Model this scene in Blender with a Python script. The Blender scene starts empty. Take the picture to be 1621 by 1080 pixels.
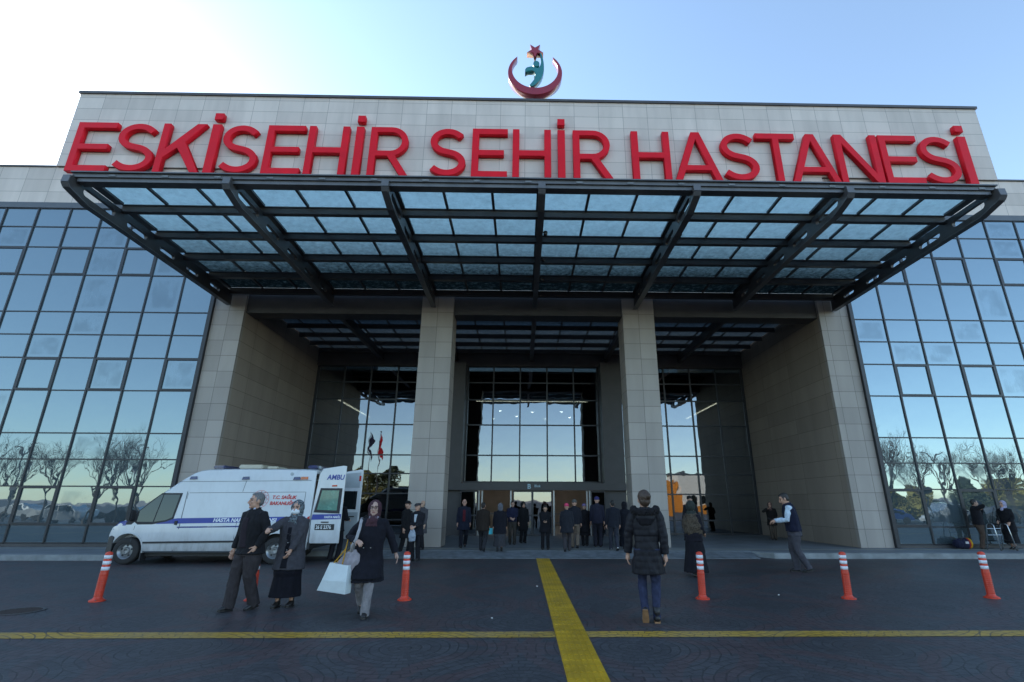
import bpy, bmesh, math, random
from mathutils import Vector, Matrix, Euler, noise
random.seed(7)
PI = math.pi; R = math.radians
SC = bpy.context.scene
COL = SC.collection
V = Vector

# ---------------------------------------------------------------- object helpers
def tag(o, label=None, cat=None, group=None, kind=None):
    if label: o['label'] = label
    if cat: o['category'] = cat
    if group: o['group'] = group
    if kind: o['kind'] = kind
    return o

def empty(name, loc=(0, 0, 0), rz=0.0, label=None, cat=None, group=None, kind=None):
    o = bpy.data.objects.new(name, None); COL.objects.link(o)
    o.location = loc; o.rotation_euler = (0, 0, rz); o.empty_display_size = .2
    return tag(o, label, cat, group, kind)

def link(name, me, parent=None, m=None):
    o = bpy.data.objects.new(name, me); COL.objects.link(o)
    if parent: o.parent = parent
    if m is not None:
        me.materials.clear()
        for x in (m if isinstance(m, (list, tuple)) else [m]): me.materials.append(x)
    return o

class MB:
    """collects simple shapes and links them as one mesh object"""
    def __init__(s): s.v = []; s.f = []; s.mi = []; s.cur = 0
    def add(s, vs, fs):
        b = len(s.v); s.v += [tuple(p) for p in vs]
        for f in fs: s.f.append(tuple(b + i for i in f)); s.mi.append(s.cur)
        return s
    def box(s, x0, x1, y0, y1, z0, z1):
        vs = [(x, y, z) for z in (z0, z1) for y in (y0, y1) for x in (x0, x1)]
        return s.add(vs, [(0, 2, 3, 1), (4, 5, 7, 6), (0, 1, 5, 4), (2, 6, 7, 3), (0, 4, 6, 2), (1, 3, 7, 5)])
    def prism(s, poly, f0, f1):
        """poly: 2d list; f0/f1: functions (a,b)->3d for the two caps"""
        n = len(poly); vs = [f0(*p) for p in poly] + [f1(*p) for p in poly]
        fs = [tuple(range(n))[::-1], tuple(range(n, 2 * n))] + [(i, (i + 1) % n, n + (i + 1) % n, n + i) for i in range(n)]
        return s.add(vs, fs)
    def rings(s, rs, cap=True):
        n = len(rs[0]); vs = [p for r in rs for p in r]; fs = []
        for k in range(len(rs) - 1):
            for i in range(n):
                j = (i + 1) % n
                fs.append((k * n + i, k * n + j, (k + 1) * n + j, (k + 1) * n + i))
        if cap: fs += [tuple(range(n))[::-1], tuple(range((len(rs) - 1) * n, len(rs) * n))]
        return s.add(vs, fs)
    def tube(s, pts, rad, n=10, cap=True):
        pts = [V(p) for p in pts]; rs = []; up = None
        for i, p in enumerate(pts):
            d = (pts[min(i + 1, len(pts) - 1)] - pts[max(i - 1, 0)])
            if d.length < 1e-9: d = V((0, 0, 1))
            d.normalize()
            if up is None:
                up = V((1, 0, 0)) if abs(d.x) < .8 else V((0, 1, 0))
            a = (up - d * up.dot(d))
            if a.length < 1e-4: a = d.orthogonal()
            a.normalize(); up = a; b = d.cross(a)
            r = rad[i] if isinstance(rad, (list, tuple)) else rad
            rx, ry = r if isinstance(r, tuple) else (r, r)
            rs.append([p + a * (rx * math.cos(2 * PI * k / n)) + b * (ry * math.sin(2 * PI * k / n)) for k in range(n)])
        return s.rings(rs, cap)
    def lathe(s, prof, c=(0, 0, 0), n=20, axis='z'):
        rs = []
        for r, h in prof:
            ring = []
            for k in range(n):
                a = 2 * PI * k / n; x, y = r * math.cos(a), r * math.sin(a)
                ring.append({'z': (c[0] + x, c[1] + y, c[2] + h), 'y': (c[0] + x, c[1] + h, c[2] + y), 'x': (c[0] + h, c[1] + x, c[2] + y)}[axis])
            rs.append(ring)
        return s.rings(rs)
    def lathe_open(s, prof, c=(0, 0, 0), n=20, axis='z'):
        nf = len(s.f); s.lathe(prof, c, n, axis); del s.f[-2:]; del s.mi[-2:]; return s
    def ell(s, c, r, n=14, m=9):
        rs = []
        for i in range(m):
            t = PI * (i + .5) / m; z = -math.cos(t); q = math.sin(t)
            rs.append([(c[0] + r[0] * q * math.cos(2 * PI * k / n), c[1] + r[1] * q * math.sin(2 * PI * k / n), c[2] + r[2] * z) for k in range(n)])
        return s.rings(rs)
    def mesh(s, name, off=(0, 0, 0), bevel=0, smooth=False, seg=1):
        me = bpy.data.meshes.new(name)
        me.from_pydata([(x - off[0], y - off[1], z - off[2]) for x, y, z in s.v], [], s.f)
        for p, k in zip(me.polygons, s.mi): p.material_index = k
        bm = bmesh.new(); bm.from_mesh(me)
        bmesh.ops.recalc_face_normals(bm, faces=bm.faces)
        if bevel:
            es = [e for e in bm.edges if len(e.link_faces) == 2 and e.calc_face_angle(0) > .6]
            bmesh.ops.bevel(bm, geom=es, offset=bevel, segments=seg, affect='EDGES', clamp_overlap=True)
        bm.to_mesh(me); bm.free()
        if smooth:
            for p in me.polygons: p.use_smooth = True
        return me
    def build(s, name, m, parent=None, world=False, bevel=0, smooth=False, seg=1, auto=None):
        off = V((0, 0, 0)); q = parent
        while world and q is not None: off = off + q.location; q = q.parent
        me = s.mesh(name, off, bevel, smooth, seg)
        if auto: me.set_sharp_from_angle(angle=R(auto))
        return link(name, me, parent, m)

def eval_mesh(o):
    dg = bpy.context.evaluated_depsgraph_get()
    me = bpy.data.meshes.new_from_object(o.evaluated_get(dg), preserve_all_data_layers=False, depsgraph=dg)
    return me

def plate_mesh(splines, depth):
    """flat plate of the given thickness from an outline with holes"""
    from mathutils.geometry import tessellate_polygon
    pts = [[V((p[0], p[1], 0)) for p in s] for s in splines]; tris = tessellate_polygon(pts); flat_ = [p for s in pts for p in s]; n = len(flat_)
    vs = [(p.x, p.y, -depth / 2) for p in flat_] + [(p.x, p.y, depth / 2) for p in flat_]
    fs = [tuple(t) for t in tris] + [tuple(i + n for i in t) for t in tris]; b = 0
    for s in pts:
        m = len(s); fs += [(b + i, b + (i + 1) % m, n + b + (i + 1) % m, n + b + i) for i in range(m)]; b += m
    me = bpy.data.meshes.new('plate'); me.from_pydata(vs, [], fs); bm = bmesh.new(); bm.from_mesh(me); bmesh.ops.recalc_face_normals(bm, faces=bm.faces); bm.to_mesh(me); bm.free()
    return me

def curve_mesh(splines, depth, bevel=0.0):
    """closed 2d outlines (first outer, then holes) filled and extruded to +-depth/2 along local z"""
    cu = bpy.data.curves.new('outline', 'CURVE'); cu.dimensions = '2D'; cu.fill_mode = 'BOTH'
    cu.extrude = depth / 2; cu.bevel_depth = bevel; cu.bevel_resolution = 0
    for pts in splines:
        sp = cu.splines.new('POLY'); sp.points.add(len(pts) - 1)
        for q, p in zip(sp.points, pts): q.co = (p[0], p[1], 0, 1)
        sp.use_cyclic_u = True
    o = bpy.data.objects.new('outline', cu); COL.objects.link(o)
    me = eval_mesh(o); bpy.data.objects.remove(o); bpy.data.curves.remove(cu)
    return me

def text_mesh(body, size=1.0, extrude=.004, bold=0.0, shear=0.0, align='LEFT', width=1.0):
    cu = bpy.data.curves.new('lettering', 'FONT'); cu.body = body; cu.size = size; cu.extrude = extrude
    cu.offset = bold; cu.shear = shear; cu.align_x = align; cu.resolution_u = 3
    o = bpy.data.objects.new('lettering', cu); COL.objects.link(o)
    me = eval_mesh(o); bpy.data.objects.remove(o); bpy.data.curves.remove(cu)
    if width != 1.0: me.transform(Matrix.Diagonal((width, 1, 1, 1)))
    return me

def bounds(me):
    xs = [v.co.x for v in me.vertices]; ys = [v.co.y for v in me.vertices]; zs = [v.co.z for v in me.vertices]
    return min(xs), max(xs), min(ys), max(ys), min(zs), max(zs)

# ---------------------------------------------------------------- materials
def nt(name):
    m = bpy.data.materials.new(name); m.use_nodes = True
    t = m.node_tree; t.nodes.clear()
    out = t.nodes.new('ShaderNodeOutputMaterial')
    return m, t, out
def N(t, typ, **kw):
    n = t.nodes.new(typ)
    for k, v in kw.items():
        if k.startswith('i_'):
            key = k[2:].replace('_', ' ')
            key = int(key) if key.isdigit() else key
            n.inputs[key].default_value = v
        else: setattr(n, k, v)
    return n
def L(t, a, b): t.links.new(a, b)
def M(t, op, a, b=None, c=None, clamp=False):
    n = t.nodes.new('ShaderNodeMath'); n.operation = op; n.use_clamp = clamp
    for i, x in enumerate((a, b, c)):
        if x is None: continue
        if isinstance(x, (int, float)): n.inputs[i].default_value = x
        else: t.links.new(x, n.inputs[i])
    return n.outputs[0]
def mixc(t, fac, a, b):
    n = t.nodes.new('ShaderNodeMix'); n.data_type = 'RGBA'
    for i, x in ((0, fac), (6, a), (7, b)):
        if isinstance(x, (int, float)): n.inputs[i].default_value = x
        elif isinstance(x, tuple): n.inputs[i].default_value = (*x[:3], 1)
        else: t.links.new(x, n.inputs[i])
    return n.outputs[2]
def ramp(t, src, lo, hi):
    n = t.nodes.new('ShaderNodeMapRange'); n.inputs[1].default_value = lo; n.inputs[2].default_value = hi
    t.links.new(src, n.inputs[0]); return n.outputs[0]
def noise_tex(t, scale, detail=4, vec=None, rough=.55, coord='Object'):
    n = N(t, 'ShaderNodeTexNoise', i_Scale=scale, i_Detail=detail, i_Roughness=rough)
    if vec is None: vec = N(t, 'ShaderNodeTexCoord').outputs[coord]
    L(t, vec, n.inputs['Vector']); return n.outputs['Fac']
def bump(t, h, dist=.01, strength=.5):
    b = N(t, 'ShaderNodeBump', i_Strength=strength, i_Distance=dist); L(t, h, b.inputs['Height']); return b.outputs[0]

def mat(name, col, rough=.6, metal=0.0, var=.25, scale=6.0, bscale=0, bdist=.002, spec=.5, sheen=0.0, rvar=.1, coat=0.0, emit=None):
    m, t, out = nt(name)
    p = N(t, 'ShaderNodeBsdfPrincipled', i_Roughness=rough, i_Metallic=metal)
    p.inputs['Specular IOR Level'].default_value = spec
    n = noise_tex(t, scale)
    c = mixc(t, ramp(t, n, .3, .7), tuple(x * (1 - var) for x in col), tuple(min(1, x * (1 + var)) for x in col))
    L(t, c, p.inputs['Base Color'])
    L(t, M(t, 'MULTIPLY_ADD', n, rvar * 2, rough - rvar, clamp=True), p.inputs['Roughness'])
    if bscale: L(t, bump(t, noise_tex(t, bscale, 3), bdist), p.inputs['Normal'])
    if sheen: p.inputs['Sheen Weight'].default_value = sheen
    if coat: p.inputs['Coat Weight'].default_value = coat
    if emit:
        p.inputs['Emission Color'].default_value = (*emit[:3], 1); p.inputs['Emission Strength'].default_value = emit[3]
    L(t, p.outputs[0], out.inputs[0]); return m

def stone(name, bw, bh, x0, z0, col, var=.095, swap=False):
    """dry-hung stone cladding: world grid with dark open joints, slight slab to slab variation, faint streaks"""
    m, t, out = nt(name)
    p = N(t, 'ShaderNodeBsdfPrincipled', i_Roughness=.62)
    g = N(t, 'ShaderNodeNewGeometry'); s = N(t, 'ShaderNodeSeparateXYZ'); L(t, g.outputs['Position'], s.inputs[0])
    u = M(t, 'ADD', s.outputs['X'], M(t, 'SUBTRACT', s.outputs['Y'], 18.2))
    cb = N(t, 'ShaderNodeCombineXYZ'); L(t, M(t, 'SUBTRACT', u, x0), cb.inputs[0]); L(t, M(t, 'SUBTRACT', s.outputs['Z'], z0), cb.inputs[1])
    b = N(t, 'ShaderNodeTexBrick', offset=0.0, squash=1.0)
    b.inputs['Scale'].default_value = 1; b.inputs['Brick Width'].default_value = bw; b.inputs['Row Height'].default_value = bh
    b.inputs['Mortar Size'].default_value = .007; b.inputs['Mortar Smooth'].default_value = .2; b.inputs['Bias'].default_value = 0
    b.inputs['Color1'].default_value = (*[x * (1 - var) for x in col], 1); b.inputs['Color2'].default_value = (*[x * (1 + var) for x in col], 1)
    b.inputs['Mortar'].default_value = (col[0] * .3, col[1] * .3, col[2] * .3, 1)
    L(t, cb.outputs[0], b.inputs['Vector'])
    st = N(t, 'ShaderNodeMapping'); st.inputs['Scale'].default_value = (1.4, 1.4, .25); L(t, g.outputs['Position'], st.inputs[0])
    n = noise_tex(t, 1.2, 6, st.outputs[0]); n2 = noise_tex(t, 26, 3, g.outputs['Position'])
    f = M(t, 'ADD', M(t, 'MULTIPLY', ramp(t, n, .40, .72), .26), M(t, 'MULTIPLY', n2, .10))
    c = mixc(t, f, b.outputs['Color'], tuple(x * .45 for x in col))
    L(t, c, p.inputs['Base Color'])
    L(t, bump(t, M(t, 'SUBTRACT', M(t, 'MULTIPLY', n2, .1), b.outputs['Fac']), .006, .6), p.inputs['Normal'])
    L(t, p.outputs[0], out.inputs[0]); return m

def glass(name, tint, refl, inner, wob=.0, patches=False, see=0.0):
    """coated facade glass: strong tinted reflection over a dark body (or over a see-through pane)"""
    m, t, out = nt(name)
    gl = N(t, 'ShaderNodeBsdfGlossy', i_Roughness=.012); gl.inputs['Color'].default_value = (*tint, 1)
    if see:
        body = N(t, 'ShaderNodeBsdfTransparent'); body.inputs[0].default_value = (*[x * see for x in inner], 1)
    else:
        body = N(t, 'ShaderNodeBsdfDiffuse'); body.inputs[0].default_value = (*inner, 1)
    lw = N(t, 'ShaderNodeLayerWeight', i_Blend=.25)
    fac = M(t, 'MULTIPLY_ADD', lw.outputs['Fresnel'], 1 - refl, refl, clamp=True)
    tc = N(t, 'ShaderNodeTexCoord'); oi = N(t, 'ShaderNodeObjectInfo')
    if wob:
        n = noise_tex(t, 1.1, 2, N(t, 'ShaderNodeNewGeometry').outputs['Position'])
        L(t, bump(t, n, wob, 1.0), gl.inputs['Normal'])
    if patches:
        # dusty inside face: blotches of settled dust inside the pane edge, on some panes only
        s = N(t, 'ShaderNodeSeparateXYZ'); L(t, tc.outputs['Generated'], s.inputs[0])
        def edge(o): return M(t, 'MULTIPLY', ramp(t, o, .08, .16), ramp(t, M(t, 'SUBTRACT', 1, o), .08, .16))
        inset = M(t, 'MULTIPLY', edge(s.outputs['X']), edge(s.outputs['Z']))
        ad = N(t, 'ShaderNodeVectorMath', operation='ADD'); L(t, tc.outputs['Generated'], ad.inputs[0])
        cv = N(t, 'ShaderNodeCombineXYZ')
        for i in range(3): L(t, M(t, 'MULTIPLY', oi.outputs['Random'], 40 + 17 * i), cv.inputs[i])
        L(t, cv.outputs[0], ad.inputs[1])
        mp = N(t, 'ShaderNodeMapping'); mp.inputs['Scale'].default_value = (1, 1, .8); L(t, ad.outputs[0], mp.inputs[0])
        n = noise_tex(t, 2.2, 2, mp.outputs[0]); st = N(t, 'ShaderNodeMapping'); st.inputs['Scale'].default_value = (30, 1, 3); L(t, ad.outputs[0], st.inputs[0])
        n2 = noise_tex(t, 1.0, 3, st.outputs[0])
        on = M(t, 'GREATER_THAN', M(t, 'FRACT', M(t, 'MULTIPLY', oi.outputs['Random'], 7.31)), .72)
        k = ramp(t, M(t, 'ADD', n, M(t, 'MULTIPLY', M(t, 'SUBTRACT', n2, .5), .30)), .36, .60)
        mask = M(t, 'MULTIPLY', M(t, 'MULTIPLY', inset, on), M(t, 'MULTIPLY', k, .24))
        fac = M(t, 'MULTIPLY', fac, M(t, 'SUBTRACT', 1, mask))
        L(t, mixc(t, mask, inner, (.055, .075, .10)), body.inputs[0])
        L(t, M(t, 'MULTIPLY_ADD', mask, .05, .012), gl.inputs['Roughness'])
    mx = N(t, 'ShaderNodeMixShader'); L(t, fac, mx.inputs[0]); L(t, body.outputs[0], mx.inputs[1]); L(t, gl.outputs[0], mx.inputs[2])
    L(t, mx.outputs[0], out.inputs[0]); return m

def canopy_glass(name='frosted_canopy_glass', back_shade=True, clean=(.74, .86, .85), dark_tone=(.055, .075, .078)):
    m, t, out = nt(name)
    tr = N(t, 'ShaderNodeBsdfTranslucent'); tp = N(t, 'ShaderNodeBsdfTransparent'); gl = N(t, 'ShaderNodeBsdfGlossy', i_Roughness=.15)
    g = N(t, 'ShaderNodeNewGeometry')
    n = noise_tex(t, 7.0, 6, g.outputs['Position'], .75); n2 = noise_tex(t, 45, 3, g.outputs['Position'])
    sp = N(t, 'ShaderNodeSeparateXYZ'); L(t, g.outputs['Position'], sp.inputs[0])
    low = M(t, 'POWER', ramp(t, sp.outputs['Y'], 12.4, 17.2), 1.6)      # painted shade: the panes darken towards the wall behind
    dirt = M(t, 'ADD', M(t, 'MULTIPLY', ramp(t, M(t, 'ADD', n, M(t, 'MULTIPLY', M(t, 'SUBTRACT', n2, .5), .3)), .38, .80), .34), M(t, 'MULTIPLY', low, M(t, 'MULTIPLY_ADD', n, .8, .5)), clamp=True)  # random grime mottling plus the painted shade of the back rows
    if not back_shade: dirt = ramp(t, n, .3, .8)
    c = mixc(t, dirt, clean, dark_tone)
    L(t, c, tr.inputs[0]); tp.inputs[0].default_value = (.45, .62, .66, 1); gl.inputs[0].default_value = (.8, .9, .95, 1)
    a = N(t, 'ShaderNodeMixShader', i_0=.30); L(t, tr.outputs[0], a.inputs[1]); L(t, tp.outputs[0], a.inputs[2])
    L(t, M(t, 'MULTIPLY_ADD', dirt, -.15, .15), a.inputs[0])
    b = N(t, 'ShaderNodeMixShader', i_0=.06); L(t, a.outputs[0], b.inputs[1]); L(t, gl.outputs[0], b.inputs[2])
    L(t, b.outputs[0], out.inputs[0]); return m

def fan_paving(name, cols, red=None, yellow=False):
    """small setts laid in overlapping fans (polar courses round a lattice of centres), with bands of red setts along the circles"""
    m, t, out = nt(name)
    p = N(t, 'ShaderNodeBsdfPrincipled', i_Roughness=.5)
    g = N(t, 'ShaderNodeNewGeometry'); s = N(t, 'ShaderNodeSeparateXYZ'); L(t, g.outputs['Position'], s.inputs[0])
    PX, PY, RR = 2.6, 2.6, 1.62
    def layer(ox, oy):
        x = M(t, 'SUBTRACT', M(t, 'MODULO', M(t, 'ADD', s.outputs['X'], 260 + ox), PX), PX / 2)
        y = M(t, 'SUBTRACT', M(t, 'MODULO', M(t, 'ADD', s.outputs['Y'], 260 + oy), PY), PY / 2)
        d = M(t, 'SQRT', M(t, 'ADD', M(t, 'MULTIPLY', x, x), M(t, 'MULTIPLY', y, y)))
        a = M(t, 'ARCTAN2', y, x)
        return x, y, d, a
    xa, ya, da, aa = layer(0, 0); xb, yb, db, ab = layer(PX / 2, PY / 2)
    def pick(k, A, B):
        n = N(t, 'ShaderNodeMix', data_type='FLOAT'); L(t, k, n.inputs[0]); L(t, A, n.inputs[2]); L(t, B, n.inputs[3]); return n.outputs[0]
    near = M(t, 'GREATER_THAN', da, db)          # nearer centre gives the courses
    d = pick(near, da, db); a = pick(near, aa, ab)
    wob = noise_tex(t, 3.0, 2, g.outputs['Position'])
    d2 = M(t, 'ADD', d, M(t, 'MULTIPLY', wob, .05))
    cb = N(t, 'ShaderNodeCombineXYZ'); L(t, M(t, 'MULTIPLY', a, .95), cb.inputs[0]); L(t, d2, cb.inputs[1])
    b = N(t, 'ShaderNodeTexBrick', offset=.5); b.inputs['Scale'].default_value = 1
    b.inputs['Brick Width'].default_value = .19; b.inputs['Row Height'].default_value = .105; b.inputs['Mortar Size'].default_value = .009; b.inputs['Mortar Smooth'].default_value = .3
    L(t, cb.outputs[0], b.inputs['Vector'])
    b.inputs['Color1'].default_value = (*cols[0], 1); b.inputs['Color2'].default_value = (*cols[1], 1); b.inputs['Mortar'].default_value = (*cols[2], 1)
    c = b.outputs['Color']
    n1 = noise_tex(t, .35, 5, g.outputs['Position']); n2 = noise_tex(t, 18, 4, g.outputs['Position'])
    if red:
        def band(dd): return M(t, 'LESS_THAN', M(t, 'ABSOLUTE', M(t, 'SUBTRACT', dd, RR - .42)), .10)
        k = M(t, 'MAXIMUM', band(da), band(db))
        k = M(t, 'MULTIPLY', k, M(t, 'MULTIPLY', M(t, 'SUBTRACT', 1, M(t, 'MULTIPLY', b.outputs['Fac'], .6)), ramp(t, n1, .28, .55)))
        c = mixc(t, M(t, 'MULTIPLY', k, .5), c, red)
    if yellow:
        c = mixc(t, M(t, 'MULTIPLY', ramp(t, noise_tex(t, 1.3, 6, g.outputs['Position']), .38, .66), .62), c, (.27, .21, .12))
    c = mixc(t, M(t, 'MULTIPLY', ramp(t, n1, .38, .68), .42), c, tuple(x * .45 for x in cols[0]))
    st = noise_tex(t, 1.1, 7, g.outputs['Position'], .62)
    c = mixc(t, M(t, 'MULTIPLY', ramp(t, st, .56, .70), .5), c, tuple(x * .35 for x in cols[0]))
    c = mixc(t, M(t, 'MULTIPLY', ramp(t, n2, .4, .8), .3), c, tuple(x * 1.5 for x in cols[1]))
    L(t, c, p.inputs['Base Color'])
    L(t, M(t, 'MULTIPLY_ADD', n1, -.35, .72), p.inputs['Roughness'])
    h = M(t, 'ADD', M(t, 'SUBTRACT', M(t, 'MULTIPLY', n2, .35), b.outputs['Fac']), M(t, 'MULTIPLY', noise_tex(t, 9, 2, g.outputs['Position']), .5))
    L(t, bump(t, h, .008, .9), p.inputs['Normal'])
    L(t, p.outputs[0], out.inputs[0]); return m

def fabric(name, col, rough=.85, scale=220, var=.18, pat=None):
    m, t, out = nt(name)
    p = N(t, 'ShaderNodeBsdfPrincipled', i_Roughness=rough); p.inputs['Sheen Weight'].default_value = .03; p.inputs['Specular IOR Level'].default_value = .16
    tc = N(t, 'ShaderNodeTexCoord').outputs['Object']
    n = noise_tex(t, 14, 4, tc)
    c = mixc(t, ramp(t, n, .3, .7), tuple(x * (1 - var) for x in col), tuple(x * (1 + var) for x in col))
    if pat:
        w = N(t, 'ShaderNodeTexVoronoi', i_Scale=pat[1]); L(t, tc, w.inputs['Vector'])
        c = mixc(t, M(t, 'MULTIPLY', M(t, 'LESS_THAN', w.outputs['Distance'], .42), .8), c, pat[0])
    L(t, c, p.inputs['Base Color']); L(t, bump(t, noise_tex(t, scale, 2, tc), .001, .5), p.inputs['Normal'])
    L(t, p.outputs[0], out.inputs[0]); return m
# ---------------------------------------------------------------- palette
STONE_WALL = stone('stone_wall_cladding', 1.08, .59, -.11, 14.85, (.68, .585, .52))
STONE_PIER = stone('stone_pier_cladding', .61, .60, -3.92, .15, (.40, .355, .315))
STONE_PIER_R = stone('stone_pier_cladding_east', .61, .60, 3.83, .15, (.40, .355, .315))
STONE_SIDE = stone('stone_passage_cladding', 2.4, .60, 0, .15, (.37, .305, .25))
STEEL = mat('dark_painted_steel', (.074, .070, .071), .38, .0, .15, 3, 90, .0006, .5)
STEEL2 = mat('grey_gutter_metal', (.13, .132, .138), .36, .2, .15, 3)
DARK = mat('dark_cladding_panel', (.058, .055, .056), .5, 0, .15, 2)
ALU = mat('dark_aluminium_frame', (.030, .032, .038), .4, .2, .1, 5)
TRIM = mat('slate_grey_trim', (.09, .10, .115), .45, .2, .12, 3)
RED = mat('red_sign_letter', (.72, .008, .022), .5, 0, .10, 1.5, 40, .0006, spec=.2)
EMB_RED = mat('emblem_red_gloss', (.30, .012, .03), .22, 0, .06, 2, coat=.6)
EMB_GREEN = mat('emblem_teal_gloss', (.012, .19, .20), .25, 0, .06, 2, coat=.6)
WING_GLASS = glass('blue_facade_glass', (.265, .332, .368), .62, (.125, .170, .190), .0030, True)
ENTRY_GLASS = glass('entrance_glass', (.30, .325, .355), .52, (.55, .62, .62), .0035, False, .5)
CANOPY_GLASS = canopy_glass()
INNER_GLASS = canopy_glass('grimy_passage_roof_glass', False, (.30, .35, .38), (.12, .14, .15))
PAVING = fan_paving('fan_laid_setts', [(.042, .042, .046), (.068, .068, .073), (.024, .024, .026)], (.115, .046, .042))
YELLOW_SETT = fan_paving('yellow_painted_setts', [(.47, .27, .020), (.56, .33, .035), (.08, .06, .03)], None, True)
TACTILE = mat('yellow_tactile_tile', (.50, .29, .010), .5, 0, .28, 2.2, 120, .0008)
PLATFORM = mat('pale_pavement_slab', (.16, .175, .19), .6, 0, .25, 1.3, 50, .002)
KERB = mat('kerb_stone', (.22, .24, .25), .6, 0, .3, 2.5, 40, .003)
ASPHALT = mat('car_park_asphalt', (.07, .07, .075), .8, 0, .25, .6, 60, .002)
CREAM = mat('pale_guide_strip', (.36, .34, .26), .7, 0, .2, 2)
ROOMDARK = mat('dim_lobby_surface', (.24, .22, .20), .7, 0, .2, 1)
LAMP = mat('lit_lamp', (1, .95, .85), .5, emit=(1, .93, .82, 26.0))
LINELAMP = mat('lit_line_lamp', (1, .92, .78), .5, emit=(1, .86, .68, 7.0))
LETTER_PALE = mat('pale_sign_letter', (.42, .60, .68), .5, 0, .05)

CX = .43      # symmetry axis of the facade
FY = 18.2     # facade plane
BY = 25.6     # glazing at the back of the entrance passage

# ---------------------------------------------------------------- ground
def sheet(name, pts, z, m, kind='structure', name_m=None):
    me = bpy.data.meshes.new(name); me.from_pydata([(x, y, z) for x, y in pts], [], [tuple(range(len(pts)))])
    return tag(link(name, me, None, m), kind=kind)
sheet('ground', [(-900, -1200), (900, -1200), (900, 700), (-900, 700)], -.012, ASPHALT)
sheet('plaza_paving', [(-70, -17), (70, -17), (70, 17.6), (-70, 17.6)], 0, PAVING)
sheet('yellow_line', [(-40, 6.86), (-.003 + CX, 6.96), (-.003 + CX, 7.255), (-40, 7.16)], .004, YELLOW_SETT)
sheet('yellow_line', [(.833, 6.97), (40, 7.06), (40, 7.36), (.833, 7.265)], .004, YELLOW_SETT)
# tactile strip: tiles with raised bars
mb = MB()
y = -3.2; k = 0
while y < 16.15:
    mb.box(.434, .829, y + .003, y + .397, .0, .006)
    for half in (0, 1):
        for c in range(6):
            x0 = .434 + .018 + c * .0625
            y0 = y + .012 + half * .196
            mb.box(x0, x0 + .034, y0, y0 + .176, .006, .0105)
    y += .4; k += 1
tag(mb.build('tactile_strip', TACTILE), kind='structure')

def strip_poly(line, off):
    return [(x, y + off) for x, y in line]
edge = [(-70, 15.5), (-11.5, 15.5), (-11.0, 16.8), (-4.7, 16.8), (-4.3, 16.9), (7.2, 16.9), (7.6, 16.25), (70, 16.2)]
mb = MB(); poly = strip_poly(edge, .3) + [(70, 41), (-70, 41)]
mb.prism(poly, lambda a, b: (a, b, -.005), lambda a, b: (a, b, .15))
tag(mb.build('pavement', PLATFORM), kind='structure')
mb = MB()
for (x0, y0), (x1, y1) in zip(edge, edge[1:]):
    n = max(1, int(math.hypot(x1 - x0, y1 - y0) / 1.0)) if abs(x0) < 40 or abs(x1) < 40 else 60
    for i in range(n):
        a, b = i / n, (i + 1) / n - .005 / math.hypot(x1 - x0, y1 - y0)
        p0 = (x0 + (x1 - x0) * a, y0 + (y1 - y0) * a); p1 = (x0 + (x1 - x0) * b, y0 + (y1 - y0) * b)
        lo = -.01
        mb.prism([p0, p1, (p1[0], p1[1] + .297), (p0[0], p0[1] + .297)], lambda a, b: (a, b, -.01), lambda a, b: (a, b, .152))
tag(mb.build('kerb', KERB), kind='structure')
mb = MB(); mb.prism([(16.2, .0), (16.2, .012), (16.897, .149), (16.897, .0)], lambda a, b: (-4.25, a, b), lambda a, b: (7.15, a, b))
tag(mb.build('ramp', mat('ramp_setts', (.14, .155, .17), .55, 0, .35, 5, 22, .006)), kind='structure')
sheet('guide_strip', [(-60, 17.55), (60, 17.55), (60, 17.72), (-60, 17.72)], .154, CREAM)

# ---------------------------------------------------------------- hospital building
hb = empty('hospital_building', (CX, FY, 0), 0, 'broad stone clad entrance block with two square columns and a deep dark passage', 'building')
def part(name, m, *boxes, parent=None, bevel=0):
    mb = MB()
    for b in boxes: mb.box(*b)
    return mb.build(name, m, parent or hb, world=True, bevel=bevel)
wall = part('wall', STONE_WALL, (CX - 19.9, CX + 19.9, FY - .1, 19.5, 14.852, 18.58))
part('parapet_cap', STEEL, (CX - 19.96, CX + 19.96, FY - .17, 19.6, 18.58, 18.70), parent=hb)
part('wall', STONE_WALL, (CX - 75, CX - 12.25, FY, 19.0, 13.15, 14.85), (CX - 75, CX - 12.25, 19.0, 40, 13.6, 14.8))
part('wall', STONE_WALL, (CX + 12.25, CX + 75, FY, 19.0, 13.15, 14.85), (CX + 12.25, CX + 75, 19.0, 40, 13.6, 14.8))
part('parapet_cap', STEEL, (CX - 75, CX - 19.96, FY - .05, 19.0, 14.852, 14.92))
part('parapet_cap', STEEL, (CX + 19.96, CX + 75, FY - .05, 19.0, 14.852, 14.92))
part('wall', STONE_WALL, (CX - 12.248, CX + 12.248, FY - .1, 19.2, 9.42, 14.8515))
part('eaves_band', TRIM, (CX - 75, CX - 12.25, FY - .04, 18.6, 12.9, 13.148))
part('eaves_band', TRIM, (CX + 12.25, CX + 75, FY - .04, 18.6, 12.9, 13.148))
def pier(x0, x1, inner):
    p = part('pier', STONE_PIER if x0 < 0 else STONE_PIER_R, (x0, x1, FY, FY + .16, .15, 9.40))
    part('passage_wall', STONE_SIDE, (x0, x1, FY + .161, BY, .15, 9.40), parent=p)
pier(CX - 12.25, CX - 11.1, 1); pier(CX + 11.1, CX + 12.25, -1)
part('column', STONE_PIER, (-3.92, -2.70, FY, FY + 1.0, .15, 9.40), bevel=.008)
part('column', STONE_PIER_R, (3.83, 5.05, FY, FY + 1.0, .15, 9.40), bevel=.008)
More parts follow.
